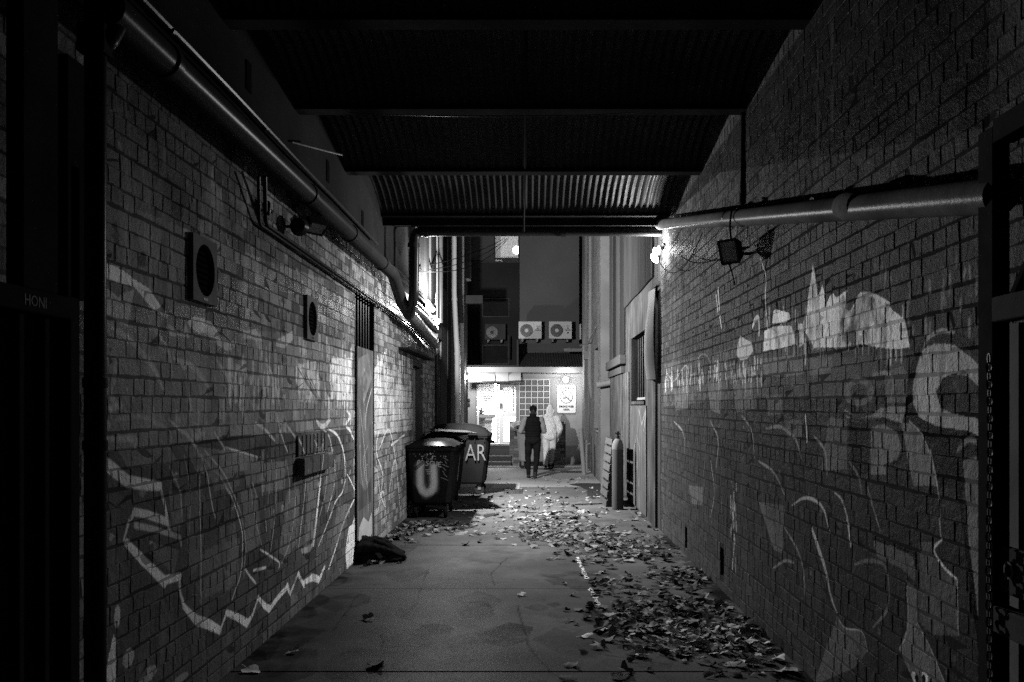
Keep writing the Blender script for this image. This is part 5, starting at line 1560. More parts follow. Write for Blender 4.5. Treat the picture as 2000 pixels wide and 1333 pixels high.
B((bx(1075)+.02, YBK-.012, 0), (bx(1150), YBK-.002, .55)).build('damp_plinth', mat('damp_render', .12, .8, 0, 3, .35, .3, 40, stain=.4), bb)
B((bx(908), YBK-.36, bz(728.5)), (bx(1140), YBK-.0, bz(718)), .008).build('fascia', M_facade, bb)
B((bx(1020), YBK-.05, bz(737)), (bx(1140), YBK-.003, bz(731)), .005).build('band_moulding', M_facade, bb)
B((bx(910), YBK-.04, bz(868)), (bx(914), YBK+.0, bz(747))).build('corner_strip', M_render_dark, bb)
# awning of four curved sheets
aw = thing('awning', 'pale curved four sheet awning above the glass door', 'awning', (bx(966), YBK-.3, bz(740)))
xs = [bx(p) for p in (917, 942, 968, 994, 1018)]
for i, (a, b) in enumerate(zip(xs[:-1], xs[1:])):
    vs = []; n = 7
    for k in range(n+1):
        t = k/n*math.pi/2
        y = YBK - .03 - .5*math.sin(t) - .006*(i % 2); z = bz(746.5) + .34*math.cos(t)**.9 - .02*math.sin(3*t)*(i % 2)
        vs += [(a+.004, y, z), (b-.004, y-.012, z+.01*(i-1.5))]
    mb = MB().add(vs, [(2*k, 2*k+1, 2*k+3, 2*k+2) for k in range(n)])
    mb.build('awning_sheet', mat('awning_paint', .3, .45, 0, 4, .12, .1, 30, stain=.2), aw, True)
B((xs[0], YBK-.56, bz(748.5)), (xs[-1], YBK-.53, bz(746)), .003).build('front_bar', M_render_mid, aw)
# shop door with frame, leaf, side light
M_alu = mat('white_frame', .4, .35, 0, 5, .08, .05, 40)
M_alu_d = mat('grey_frame', .14, .4, 0, 5, .15, .1, 40)
door = thing('glass_door', 'white framed glass shop door with a private keep out notice', 'door', (bx(955), YBK+.05, DZ))
yd = YBK+.05
for (a, b, za, zb, m) in ((924, 931.5, 867, 748, M_alu_d), (975, 983, 867, 764, M_alu), (975, 983, 763.5, 748, M_alu_d), (1007, 1013, 867, 764, M_alu), (1007, 1013, 763.5, 748, M_alu_d)):
    B((bx(a), yd-.04, bz(za)), (bx(b), yd+.04, bz(zb)), .004).build('door_frame', m, door)
B((bx(931.5), yd-.03, bz(750.5)), (bx(975), yd+.03, bz(748))).build('door_frame', M_alu_d, door)
B((bx(983), yd-.03, bz(756.5)), (bx(1007), yd+.03, bz(748)), .003).build('transom_panel', M_facade, door)
B((bx(983), yd-.035, bz(814)), (bx(1007), yd+.035, bz(805)), .003).build('middle_rail', M_alu, door)
B((bx(983), yd-.03, bz(867)), (bx(1007), yd+.03, bz(862)), .003).build('bottom_rail', M_alu, door)
B((bx(983), yd-.02, bz(804.6)), (bx(1004), yd+.0, bz(803.2))).build('sash_edge', M_dark, door)
B((bx(1001.5), yd-.02, bz(803.2)), (bx(1003.5), yd+.0, bz(757))).build('sash_edge', M_dark, door)
lf = B((bx(932), yd-.02, bz(867)), (bx(935), yd+.02, bz(750.5))).build('door_leaf', M_alu, door)
B((bx(970), yd-.02, bz(867)), (bx(974.5), yd+.02, bz(750.5))).build('stile', M_alu, lf)
B((bx(935), yd-.02, bz(867)), (bx(970), yd+.02, bz(862.5))).build('bottom_rail', M_alu, lf)
B((bx(935), yd-.018, bz(816)), (bx(968), yd+.018, bz(810))).build('push_bar', M_alu_d, lf)
B((bx(976.5), yd-.09, bz(797)), (bx(979.5), yd-.04, bz(788)), .01).build('handle', M_dark, lf)
T([(bx(972), yd-.09, bz(795.5)), (bx(978), yd-.09, bz(795.5))], .014, 8).build('lever', M_steel, lf)
for (a, b, za, zb) in ((935, 970, 862.5, 750.5), (983, 1007, 805, 756.5), (983, 1007, 862, 814)):
    B((bx(a), yd-.004, bz(za)), (bx(b), yd+.004, bz(zb))).build('glass_pane', glass_mat(), door)
ns = thing('notice', 'small black and white private keep out notice on the glass', 'sign', (bx(952.5), yd-.03, bz(785)))
B((bx(944), yd-.012, bz(779.5)), (bx(961), yd-.006, bz(774)), .0).build('top_half', M_ink, ns)
B((bx(944), yd-.012, bz(785.5)), (bx(961), yd-.006, bz(779.5)), .0).build('bottom_half', M_white, ns)
text_mesh('PRIVATE!', .055, M_white, ns, (bx(952.5), yd-.014, bz(776.7)), (math.radians(90), 0, 0), 'lettering', .22, .002)
text_mesh('KEEP OUT', .06, M_ink, ns, (bx(952.5), yd-.014, bz(782.5)), (math.radians(90), 0, 0), 'lettering', .22, .003)
# interior of the shop
rm = thing('shop_interior', 'bright white room seen through the glass door', 'room', (bx(960), 28, DZ)); rm['kind'] = 'structure'; del rm['category']
xa, xb_ = bx(900), bx(1011)
M_in = mat('interior_white', .8, .6, 0, 3, .04, 0)
B((xa, YBK+.2, DZ-.05), (xb_, 31, DZ)).build('floor', mat('interior_floor', .45, .4, 0, 3, .1, 0), rm)
B((xa, 31, DZ), (xb_, 31.1, 2.72)).build('wall', M_in, rm)
B((xa-.1, YBK+.2, DZ), (xa, 31, 2.72)).build('wall', M_in, rm); B((xb_, YBK+.2, DZ), (xb_+.05, 31, 2.72)).build('wall', M_in, rm)
B((xa, YBK+.2, 2.72), (xb_, 31, 2.78)).build('ceiling', M_in, rm)
B((bx(958), 28.5, DZ), (bx(976), 28.6, 2.7)).build('partition', mat('partition_grey', .5, .6, 0, 3, .05, 0), rm)
pl_ = B((-1.5, 27.2, 2.69), (-.7, 29.6, 2.715)).build('ceiling_light', emis('panel_glow', 8.0))
disc_light((-1.1, 28.4, 2.68), (0, 0, -1), .4, I_PANEL, None, 2.4)
tag(pl_, 'glowing ceiling panel inside the shop', 'lamp')
ct = thing('counter', 'white counter with a dark top behind the door glass', 'counter', (bx(945), 27.3, DZ))
B((bx(920), 27.1, DZ), (bx(957), 27.6, 1.33)).build('cabinet', M_in, ct); B((bx(919), 27.05, 1.331), (bx(960), 27.65, 1.39)).build('top', M_alu_d, ct)
plant = thing('agave_plant', 'spiky potted agave standing behind the door glass', 'plant', (bx(938.5), 26.9, 1.39))
pc_ = Vector((bx(937), 26.75, bz(806)))
MB().lathe([(.07, -.35), (.1, -.05), (.105, -.05), (.09, -.06), (.001, -.06)], pc_, 'z', 14).build('pot', M_render_mid, plant, True)
ra_ = random.Random(2)
for k in range(15):
    a = k*2.4; el = ra_.uniform(.15, 1.2); L = ra_.uniform(.2, .3)
    d = Vector((math.cos(a)*math.cos(el), math.sin(a)*math.cos(el), math.sin(el))); sd = d.cross(Vector((0, 0, 1))).normalized()
    p0 = pc_ + Vector((0, 0, -.05)); pts = [p0-sd*.015, p0+sd*.015]
    m1 = p0+d*L*.5; tip = p0+d*L-Vector((0, 0, .05))
    MB().add([p0-sd*.018, p0+sd*.018, m1+sd*.03, tip, m1-sd*.03, m1-Vector((0, 0, .018))], [(0, 5, 4), (0, 1, 5), (1, 2, 5), (4, 5, 3), (5, 2, 3)]).build('leaf', mat('agave_leaf', .12, .4, 0, 6, .2, .1), plant)
# intercom on the pier
ic = thing('intercom', 'dark intercom box on the grey pier left of the door', 'intercom', (bx(915), YBK-.03, bz(793)))
B((bx(912), YBK-.04, bz(785)), (bx(918), YBK-.003, bz(779)), .006).build('call_panel', M_dark, ic); B((bx(912), YBK-.035, bz(794)), (bx(918), YBK-.003, bz(787.5)), .006).build('key_panel', M_dark, ic)
# steps
st_ = thing('steps', 'pale concrete steps rising to the glass door', 'steps', (bx(975), YBK-.4, 0))
for (z0, z1, d0) in ((0, .15, 1.05), (.152, .30, .75), (.302, DZ-.01, .45)):
    B((bx(940), YBK-d0, z0), (bx(1000), YBK-.002, z1-.03), .004).build('riser_block', M_render_mid, st_)
    B((bx(939), YBK-d0-.02, z1-.029), (bx(1000), YBK-.002, z1), .006).build('tread', M_render_pale, st_)
kb = B((bx(912), YBK-1.35, 0), (bx(1100), YBK-1.15, .045), .008).build('kerb', M_conc_pale); tag(kb, 'low concrete kerb strip in front of the steps', kind='structure')
# glass block window
gw = thing('glass_block_window', 'white framed glass block window beside the door', 'window', (bx(1044), YBK, GZ0))
M_gb = mat('glass_block', .08, .12, 0, 40, .5, .6, 45, dist=.01); M_gj = mat('block_joint', .25, .6, 0, 4, .1, .1)
nx_, nz_ = 5, 7
gx0, gx1 = bx(1014.5), bx(1073.5)
pw, ph_ = (gx1-gx0)/nx_, (GZ1-GZ0)/nz_
for i in range(nx_):
    for j in range(nz_):
        B((gx0+i*pw+.018, YBK+.012, GZ0+j*ph_+.018), (gx0+(i+1)*pw-.018, YBK+.09, GZ0+(j+1)*ph_-.018), .012).build('glass_block', M_gb, gw)
for i in range(nx_+1):
    x = gx0+i*pw; B((x-.017, YBK-.004, GZ0), (x+.017, YBK+.1, GZ1)).build('upright_joint', M_gj, gw)
for j in range(nz_+1):
    z = GZ0+j*ph_; B((gx0, YBK-.002, z-.017), (gx1, YBK+.098, z+.017)).build('bed_joint', M_gj, gw)
B((gx0-.02, YBK+.1, GZ0), (gx1+.02, YBK+.13, GZ1)).build('back_panel', M_render_mid, gw)
# no smoking sign
sg = thing('no_smoking_sign', 'white no smoking smoke free area sign under the round lamp', 'sign', (bx(1106), YBK-.03, bz(807)))
x0, x1, z0, z1 = bx(1088), bx(1124.5), bz(807), bz(753)
def rrect(x0, x1, z0, z1, r_, y, n=5):
    out = []
    for (cx, cz, a0) in ((x1-r_, z1-r_, 0), (x0+r_, z1-r_, 90), (x0+r_, z0+r_, 180), (x1-r_, z0+r_, 270)):
        for k in range(n+1):
            a = math.radians(a0+90*k/n); out.append((cx+r_*math.cos(a), y, cz+r_*math.sin(a)))
    return out
MB().prism(rrect(x0, x1, z0, z1, .05, YBK-.03), (0, .025, 0)).build('panel', mat('sign_white', .42, .4, 0, 5, .04, 0), sg)
cxs, czs = bx(1106), bz(775.5); ys_ = YBK-.034
MB().ring((cxs, ys_, czs), .172, .19, .003, 'y', 36).build('circle', M_ink, sg)
k = .175*.7071
MB().prism([(cxs-k-.008, ys_-.001, czs+k-.008), (cxs-k+.008, ys_-.001, czs+k+.008), (cxs+k+.008, ys_-.001, czs-k+.008), (cxs+k-.008, ys_-.001, czs-k-.008)], (0, .003, 0)).build('slash', M_ink, sg)
B((cxs-.11, ys_, czs-.045), (cxs-.005, ys_+.003, czs-.018)).build('cigarette', M_ink, sg); B((cxs+.065, ys_, czs-.045), (cxs+.09, ys_+.003, czs-.018)).build('ember', M_ink, sg)
T([(cxs+.085, ys_, czs-.01), (cxs+.1, ys_, czs+.02), (cxs+.07, ys_, czs+.05), (cxs+.04, ys_, czs+.07), (cxs+.05, ys_, czs+.1)], .005, 5).build('smoke_curl', M_ink, sg)
for body, z, w_ in (('NO SMOKING', bz(758.5), .44), ('SMOKE FREE', bz(794.5), .42), ('AREA', bz(800.5), .19)):
    text_mesh(body, .075, M_ink, sg, (cxs, ys_-.001, z), (math.radians(90), 0, 0), 'lettering', w_, .0025)
# upper blocks
S2, S3 = 63.5, 60.0
Y2, Y3 = F/S2, F/S3
xr0, xr1 = (1015-CX)/S2, (1131-CX)/S2
B((xr0, Y2, 2.5), (xr1, Y2+3, 9.0)).build('upper_block', mat('upper_render', .06, .8, 0, 2, .2, .3, 35, stain=.25), bb)
B((xr1+.12, Y2+.3, 2.5), (2.2, Y2+3, 9.0)).build('upper_return', M_render_dark, bb)
wx0, wx1, wz0, wz1 = (917-CX)/S3, (1013.5-CX)/S3, EYE+(CY-512)/S3, EYE+(CY-440)/S3
M_updark = mat('shaded_upper_render', .02, .85, 0, 2, .3, .4, 35, stain=.3)  # shade of the set-back wall put into a darker base colour
for (a, b, za, zb) in ((-3.2, wx0, 2.5, 9), (wx0, wx1, 2.5, wz0), (wx0, wx1, wz1, 9), (wx1, 0.2, 2.5, 9)):
    B((a, Y3, za), (b, Y3+.25, zb)).build('upper_wall', M_updark, bb)
uw = thing('lit_window', 'lit upper window with a dark left pane above the alley end', 'window', ((wx0+wx1)/2, Y3, wz0))
def ux(px): return (px-CX)/S3
def uz(py): return EYE+(CY-py)/S3
for (a, b, za, zb) in ((964.5, 967.5, 512, 440), (1012, 1014, 512, 440), (917, 919, 512, 440)):
    B((ux(a), Y3-.02, uz(za)), (ux(b), Y3+.06, uz(zb))).build('window_frame', M_dark, uw)
B((ux(917), Y3-.03, uz(514)), (ux(1014), Y3+.08, uz(511))).build('window_sill', M_dark, uw)
B((ux(919), Y3+.02, uz(511)), (ux(964.5), Y3+.05, uz(440))).build('blind_pane', M_render_mid, uw)
B((ux(967.5), Y3+.02, uz(511)), (ux(1012), Y3+.026, uz(440))).build('glass_pane', glass_mat(), uw)
ur = thing('upper_room', 'upstairs room behind the lit window', 'room', (ux(990), Y3+1.5, wz0)); ur['kind'] = 'structure'; del ur['category']
B((ux(960), Y3+2.5, wz0-.3), (ux(1040), Y3+2.6, wz1+1)).build('wall', M_in, ur); B((ux(960), Y3+.3, wz1+.4), (ux(1040), Y3+2.5, wz1+.5)).build('ceiling', M_in, ur)
B((ux(960)-.1, Y3+.26, wz0-.3), (ux(960), Y3+2.5, wz1+.5)).build('wall', M_in, ur); B((ux(960), Y3+.26, wz0-.4), (ux(1040), Y3+2.5, wz0-.3)).build('floor', M_render_mid, ur)
B((ux(960), Y3+2.42, uz(483)), (ux(1040), Y3+2.5, uz(480)), .01).build('picture_rail', M_render_mid, ur)
tag(B((ux(978), Y3+1.6, wz0-.3), (ux(1020), Y3+2.0, uz(494)+.1), .01).build('cabinet', M_render_dark), 'dark cabinet inside the lit upstairs window', 'cabinet')
gl_ = P(1009, 489, 58.5)
point_light(gl_, .2, I_ROOM)
tag(MB().lathe([(.001, -.13)]+[(.13*math.cos(a), .13*math.sin(a)) for a in np.linspace(-1.4, 1.4, 8)]+[(.001, .13)], gl_, 'z', 14).build('globe_lamp', emis('room_glow', 20), None, True), 'glowing round lamp inside the upstairs window', 'lamp')
# roof over the shop: flat dark part and corrugated lean-to
B((bx(893), YBK-.3, 2.79), (xr0, Y3, 2.86)).build('flat_roof', M_updark, bb)
ln_ = thing('lean_to_roof', 'small dark corrugated lean-to roof below the outdoor units', 'roof', (.5, 26.8, 3.0)); ln_['kind'] = 'thing'
xa, xb_ = xr0, bx(1140); vs = []; n = int((xb_-xa)/.076*6)
za_, zb_ = bz(719)+.03, EYE+(CY-688)/64.2
for k in range(n+1):
    x = xa+(xb_-xa)*k/n; h = .012*math.sin(2*math.pi*(x-xa)/.076)
    vs += [(x, YBK-.34, za_+h), (x, Y2-.03, zb_+h)]
MB().add(vs, [(2*k, 2*k+2, 2*k+3, 2*k+1) for k in range(n)]).build('corrugated_sheet', mat('dark_corrugated', .05, .4, .2, 4, .3, .1, 40), ln_, True)
B((xr0+.03, Y2-.05, EYE+(CY-687)/S2), (xr1+.3, Y2-.004, EYE+(CY-672)/S2), .004).build('flashing', M_render_mid, ln_)
B((xr0-.05, YBK-.33, za_-.1), (xr0, Y2, zb_+.25)).build('side_board', M_updark, ln_)
lyp = P(1118, 684, 66)
pipe('white_pipe', [(lyp.x-.26, lyp.y, lyp.z), (lyp.x+.4, lyp.y, lyp.z)], .06, M_pipe_light, 'pale pipe length lying across the lean-to roof', joints=[((lyp.x-.08, lyp.y, lyp.z), (lyp.x, lyp.y, lyp.z))], n=12)
# outdoor units
def ac_unit(px0, px1, py0, py1, s, m, label, logo, grp='air conditioner units on the back wall'):
    a, b = P(px0, py1, s), P(px1, py0, s); y = a.y
    w, h = b.x-a.x, b.z-a.z
    t = thing('air_conditioner', label, 'air conditioner', ((a.x+b.x)/2, y, a.z), 0, grp)
    B((a.x, y, a.z), (b.x, y+.28, b.z), .012).build('case', m, t)
    c = Vector((a.x+w*.345, y, a.z+h*.47)); r_ = h*.37
    gp = rrect(a.x+w*.06, a.x+w*.66, a.z+h*.09, a.z+h*.91, r_*.35, y-.012)
    MB().prism(gp, (0, .011, 0)).build('grille_surround', m, t)
    MB().lathe([(r_, -.016), (r_, -.013)], (c.x, c.y, c.z), 'y', 28).build('fan_opening', M_dark, t)
    for k in range(4):
        rr_ = r_*(.3+.2*k)
        MB().ring((c.x, y-.022, c.z), rr_-.003, rr_+.003, .004, 'y', 24).build('guard_ring', M_render_dark, t)
    MB().lathe([(r_*.29, -.03), (r_*.29, -.018)], (c.x, c.y, c.z), 'y', 18).build('fan_hub', m, t)
    if logo:
        lx, lz = a.x+w*.83, a.z+h*.60; k = .026
        for (ox, oz, an) in ((0, k*.95, 90), (-k*.85, -k*.5, 210), (k*.85, -k*.5, 330)):
            pts = []
            for da, rd in ((0, 1.0), (32, .58), (180, 0.0), (-32, .58)):
                aa = math.radians(an+da); pts.append((lx+k*1.6*rd*math.cos(aa), y-.003, lz+k*1.6*rd*math.sin(aa)))
            MB().prism(pts, (0, .002, 0)).build('logo_diamond', M_ink, t)
        text_mesh('MITSUBISHI', .04, M_ink, t, (lx, y-.003, a.z+h*.49), (math.radians(90), 0, 0), 'lettering', .16, .002)
        text_mesh('Mr.SLIM', .03, M_ink, t, (lx, y-.003, a.z+h*.72), (math.radians(90), 0, 0), 'lettering', .1, .001)
        if logo == 2: B((lx-.025, y-.004, a.z+h*.29), (lx+.025, y-.002, a.z+h*.38)).build('badge', M_ink, t)
    for fx in (.16, .8):
        x = a.x+w*fx
        B((x-.03, y+.03, a.z-.05), (x+.03, y+.24, a.z-.001)).build('foot', M_dark, t)
        B((x-.02, y+.0, a.z-.09), (x+.02, Y2 if s > S2-.1 else Y3, a.z-.052)).build('bracket', M_steel, t)
    return t
M_acw = mat('unit_casing', .26, .45, 0, 5, .08, .05, 40); M_acd = mat('unit_casing_old', .045, .5, 0, 5, .2, .1, 40, stain=.2)
ac_unit(1013, 1058, 628, 662, 65.0, M_acw, 'bright outdoor air conditioner unit, left of the matching pair', 1)
ac_unit(1072, 1117, 628, 662, 65.0, M_acw, 'bright outdoor air conditioner unit with a small badge, right of pair', 2)
ac_unit(947, 987.5, 633, 664, 61.4, M_acd, 'old dark outdoor air conditioner unit on the shaded wall', 0)
B((1.37, Y2-.33, EYE+(CY-662)/65), (1.42, Y2-.06, EYE+(CY-631)/65), .004).build('panel_edge', M_acw, bb)
def grille(px0, px1, py0, py1, label):
    a, b = P(px0, py1, S3), P(px1, py0, S3)
    t = thing('louvre_grille', label, 'grille', ((a.x+b.x)/2, Y3-.03, a.z), 0, 'louvred grilles on the shaded upper wall')
    w_ = .03
    for (p, q) in (((a.x, a.z), (b.x, a.z+w_)), ((a.x, b.z-w_), (b.x, b.z)), ((a.x, a.z+w_), (a.x+w_, b.z-w_)), ((b.x-w_, a.z+w_), (b.x, b.z-w_))):
        B((p[0], Y3-.05, p[1]), (q[0], Y3-.004, q[1])).build('frame', M_render_mid, t)
    n = 14
    for k in range(n):
        z = a.z+w_+(b.z-a.z-2*w_)*(k+.5)/n
        MB().prism([(a.x+w_, Y3-.045, z-.014), (a.x+w_, Y3-.01, z+.012), (a.x+w_, Y3-.01, z+.018), (a.x+w_, Y3-.045, z-.008)], (b.x-a.x-2*w_, 0, 0)).build('slat', M_updark, t)
grille(942, 995, 583, 620, 'dark louvred grille above the old outdoor unit'); grille(942, 994, 674, 712, 'dark louvred grille below the old outdoor unit')
for px in (922, 932):
    T([P(px, 712, 61), P(px-4, 660, 61)], .02, 6).build('roof_rail', M_render_mid, bb)
T([P(993, 700, 62), P(993, 655, 62)], .025, 6).build('roof_rail', M_render_mid, bb)
# low brick wall behind the pale bin
lw = thing('low_brick_wall', 'low dark brick wall standing behind the pale bin', 'wall', (.1, 25.2, 0)); lw['kind'] = 'thing'
bx0, bx1 = (995-CX)/69.3, (1105-CX)/69.3; yb_ = F/69.3
mb = MB(); rng = random.Random(8); cs_ = .0845
for c in range(15):
    x = bx0 - (.12 if c % 2 else 0)
    while x < bx1-.02:
        a, b = max(x, bx0)+.005, min(x+.24, bx1)-.005
        if b-a > .03: mb.box((a, yb_-rng.uniform(0, .006), c*cs_+.005), (b, yb_+.1, (c+1)*cs_-.005), .004)
        x += .24
o = mb.build('bricks', mat('dark_brick', .1, .8, 0, 7, .3, .4, 60, island=.5, stain=.3), lw); o['kind'] = 'stuff'
B((bx0+.004, yb_+.008, 0), (bx1-.004, yb_+.22, 15*cs_-.008)).build('mortar', M_mortar, lw)
# ------------------------------------------------------------------ people
def blob(parts, voxel, smooth=4):
    """parts: list of (p0, r0, p1, r1) tapered capsules or (c, (rx,ry,rz)) ellipsoids -> one continuous mesh"""
    bm = bmesh.new()
    for q in parts:
        if len(q) == 4:
            p0, r0, p1, r1 = Vector(q[0]), q[1], Vector(q[2]), q[3]
            d = p1-p0; L = max(d.length, 1e-5); rot = d.to_track_quat('Z', 'Y').to_matrix().to_4x4()
            for p, r_ in ((p0, r0), (p1, r1)):
                bmesh.ops.create_icosphere(bm, subdivisions=2, radius=r_, matrix=Matrix.Translation(p))
            bmesh.ops.create_cone(bm, cap_ends=True, segments=14, radius1=r0, radius2=r1, depth=L, matrix=Matrix.Translation((p0+p1)/2) @ rot)
        else:
            c, r_ = Vector(q[0]), q[1]
            m = Matrix.Translation(c)
            if len(q) == 3: m = m @ Euler(q[2]).to_matrix().to_4x4()
            bmesh.ops.create_icosphere(bm, subdivisions=3, radius=1, matrix=m @ Matrix.Diagonal((r_[0], r_[1], r_[2], 1)))
    me = bpy.data.meshes.new('tmp'); bm.to_mesh(me); bm.free()
    o = bpy.data.objects.new('tmp', me); COL.objects.link(o)
    m1 = o.modifiers.new('r', 'REMESH'); m1.mode = 'VOXEL'; m1.voxel_size = voxel
    m2 = o.modifiers.new('s', 'SMOOTH'); m2.factor = .5; m2.iterations = smooth
    bpy.context.view_layer.update()
    me2 = bpy.data.meshes.new_from_object(o.evaluated_get(bpy.context.evaluated_depsgraph_get()))
    bpy.data.objects.remove(o); bpy.data.meshes.remove(me)
    return me2
def blob_part(name, parts, m, root, voxel=.012, smooth=4, folds=0.0, fseed=0):
    me = blob(parts, voxel, smooth); me.name = name
    if folds:
        n = len(me.vertices); co = np.empty(n*3, np.float32); me.vertices.foreach_get('co', co); co = co.reshape(-1, 3)
        no = np.empty(n*3, np.float32); me.vertices.foreach_get('normal', no); no = no.reshape(-1, 3)
        f = (.7*np.sin(co[:, 2]*38+5*np.sin(co[:, 0]*14+fseed)+3*np.sin(co[:, 1]*11)) + .7*np.sin(co[:, 2]*22-co[:, 0]*31+fseed) + .5*np.sin(co[:, 0]*55+co[:, 2]*17))
        co += no*(f*folds)[:, None]
        me.vertices.foreach_set('co', co.ravel())
    me.materials.clear(); me.materials.append(m)
    me.shade_smooth()
    o = bpy.data.objects.new(name, me); COL.objects.link(o); o.parent = root
    return o
M_skin = mat('skin', .3, .5, 0, 20, .1, .05, 80)
def hand_parts(w, d, up, side):
    """palm and five curled fingers; w wrist, d direction of the forearm, up back of hand, side thumb side"""
    d = Vector(d).normalized(); up = Vector(up).normalized(); sd = Vector(side).normalized()
    w = Vector(w); k = w + d*.085
    ps = [(w, .027, w+d*.04, .03), (w+d*.03+sd*.018, .022, k+sd*.024, .016), (w+d*.03-sd*.018, .022, k-sd*.024, .015), (w+d*.03, .022, k, .017)]
    for i, L in enumerate((.072, .082, .076, .06)):
        b = k + sd*(.03-.02*i)
        m1 = b + d*L*.5 - up*.014; t = m1 + d*L*.28 - up*L*.42
        ps += [(b, .0095, m1, .009), (m1, .009, t, .0075)]
    b = w + d*.025 + sd*.03; m1 = b + d*.03 + sd*.024; t = m1 + d*.032 - up*.008
    ps += [(b, .012, m1, .0105), (m1, .0105, t, .009)]
    return ps

# local frame: +y is the walking direction (away from the camera), z up, feet at z=0
def man_dark():
    g = G(1041, 934)
    t = thing('person', 'person in a black cap, dark puffer vest and pale sleeves walking away', 'person', (g.x, g.y, 0))
    hip = Vector((0, 0, .90)); nk = Vector((.0, .05, 1.44)); hd = Vector((.005, .07, 1.585))
    shL, shR = Vector((-.19, .02, 1.375)), Vector((.19, .02, 1.375))
    elL, wrL = Vector((-.30, -.02, 1.10)), Vector((-.13, .20, 1.05))
    elR, wrR = Vector((.27, .04, 1.10)), Vector((.10, .24, 1.10))
    hL, hR = Vector((-.09, .0, .90)), Vector((.09, .0, .90))
    kL, kR = Vector((-.12, .06, .50)), Vector((.09, -.02, .50))
    aL, aR = Vector((-.105, .02, .10)), Vector((.05, -.10, .10))
    body = [(hd, (.075, .095, .112)), (hd+Vector((0, .03, -.07)), (.05, .06, .05)), (hd+Vector((0, -.0, -.10)), .052, nk, .06), (hd+Vector((0, .098, -.02)), (.014, .02, .024)),
            (hd+Vector((-.078, .0, -.015)), (.012, .022, .033)), (hd+Vector((.078, .0, -.015)), (.012, .022, .033)),
            (nk, .07, (0, .02, 1.3), .12), ((0, .01, 1.25), (.17, .11, .2)), ((0, .0, 1.0), (.15, .10, .18)),
            (shL, .06, elL, .042), (elL, .04, wrL, .028), (shR, .06, elR, .042), (elR, .04, wrR, .028),
            (hL, .09, kL, .058), (kL, .056, aL, .036), (hR, .09, kR, .058), (kR, .056, aR, .036),
            (aL, .036, aL+Vector((0, .12, -.06)), .034), (aR, .036, aR+Vector((0, .12, -.06)), .034)]
    body += hand_parts(wrL, (.45, .6, .25), (-.3, .2, .9), (.3, .5, .6)) + hand_parts(wrR, (-.45, .6, .25), (.3, .2, .9), (-.3, .5, .6))
    blob_part('body', body, M_skin, t, .008, 3)
    # hair at the nape
    blob_part('hair', [(hd+Vector((0, -.012, .01)), (.081, .092, .085)), (hd+Vector((0, -.05, -.05)), (.066, .04, .05))], mat('dark_hair', .012, .6, 0, 40, .3, .5, 120), t, .009, 2)
    cap = [(hd+Vector((0, -.004, .05)), (.092, .108, .075)), (hd+Vector((0, -.01, .02)), (.092, .104, .04)), (hd+Vector((0, .12, .035)), (.07, .07, .010)), (hd+Vector((0, .0, .125)), (.012, .012, .008))]
    c = blob_part('cap', cap, mat('black_cap', .004, .75, 0, 20, .2, .2, 100), t, .008, 2)
    MB().ring((hd.x, hd.y-.104, hd.z+.03), .02, .028, .006, 'y', 14).build('strap_opening', mat('cap_label', .2, .6), c, world=False)
    M_vest = mat('black_vest', .004, .8, 0, 9, .3, .3, 60, spec=0.0)
    vest = [((0, .02, 1.30), (.215, .135, .13)), ((0, .015, 1.15), (.20, .14, .17)), ((0, .01, 1.0), (.19, .135, .12)), ((0, .005, .93), (.185, .13, .07)),
            ((-.13, .02, 1.37), .075, (.13, .02, 1.37), .075), (nk+Vector((0, -.0, -.06)), .115, nk+Vector((0, .0, .03)), .085), ((0, -.01, 1.38), (.17, .10, .06))]
    for k in range(7):
        z = .93+.065*k
        vest.append(((0, .012, z), (.207-.004*abs(k-3), .147, .028)))
    blob_part('vest', vest, M_vest, t, .012, 3, .003, 1)
    M_slv = mat('grey_sleeve', .09, .8, 0, 9, .15, .3, 60)
    for (s, e, w) in ((shL, elL, wrL), (shR, elR, wrR)):
        blob_part('sleeve', [(s, .08, e, .06), (e, .06, e.lerp(w, .92), .045)], M_slv, t, .01, 3, .004, 2)
    M_trs = mat('black_trousers', .005, .8, 0, 9, .2, .3, 60, spec=0.0)
    blob_part('trousers', [((0, -.0, .93), (.178, .128, .1)), ((0, -.02, .87), (.172, .13, .1)), (hL, .108, kL, .074), (kL, .074, aL, .05), (hR, .108, kR, .074), (kR, .074, aR+Vector((0, 0, .01)), .05)], M_trs, t, .011, 3, .004, 3)
    M_sh = mat('black_shoe', .014, .5, 0, 20, .2, .1)
    for a in (aL, aR):
        blob_part('shoe', [((a.x, a.y-.02, .05), .042, (a.x, a.y+.13, .042), .04), ((a.x, a.y+.0, .09), .05, (a.x, a.y, .12), .052), ((a.x, a.y+.06, .015), (.048, .135, .016))], M_sh, t, .008, 2)
    return t
man_dark()

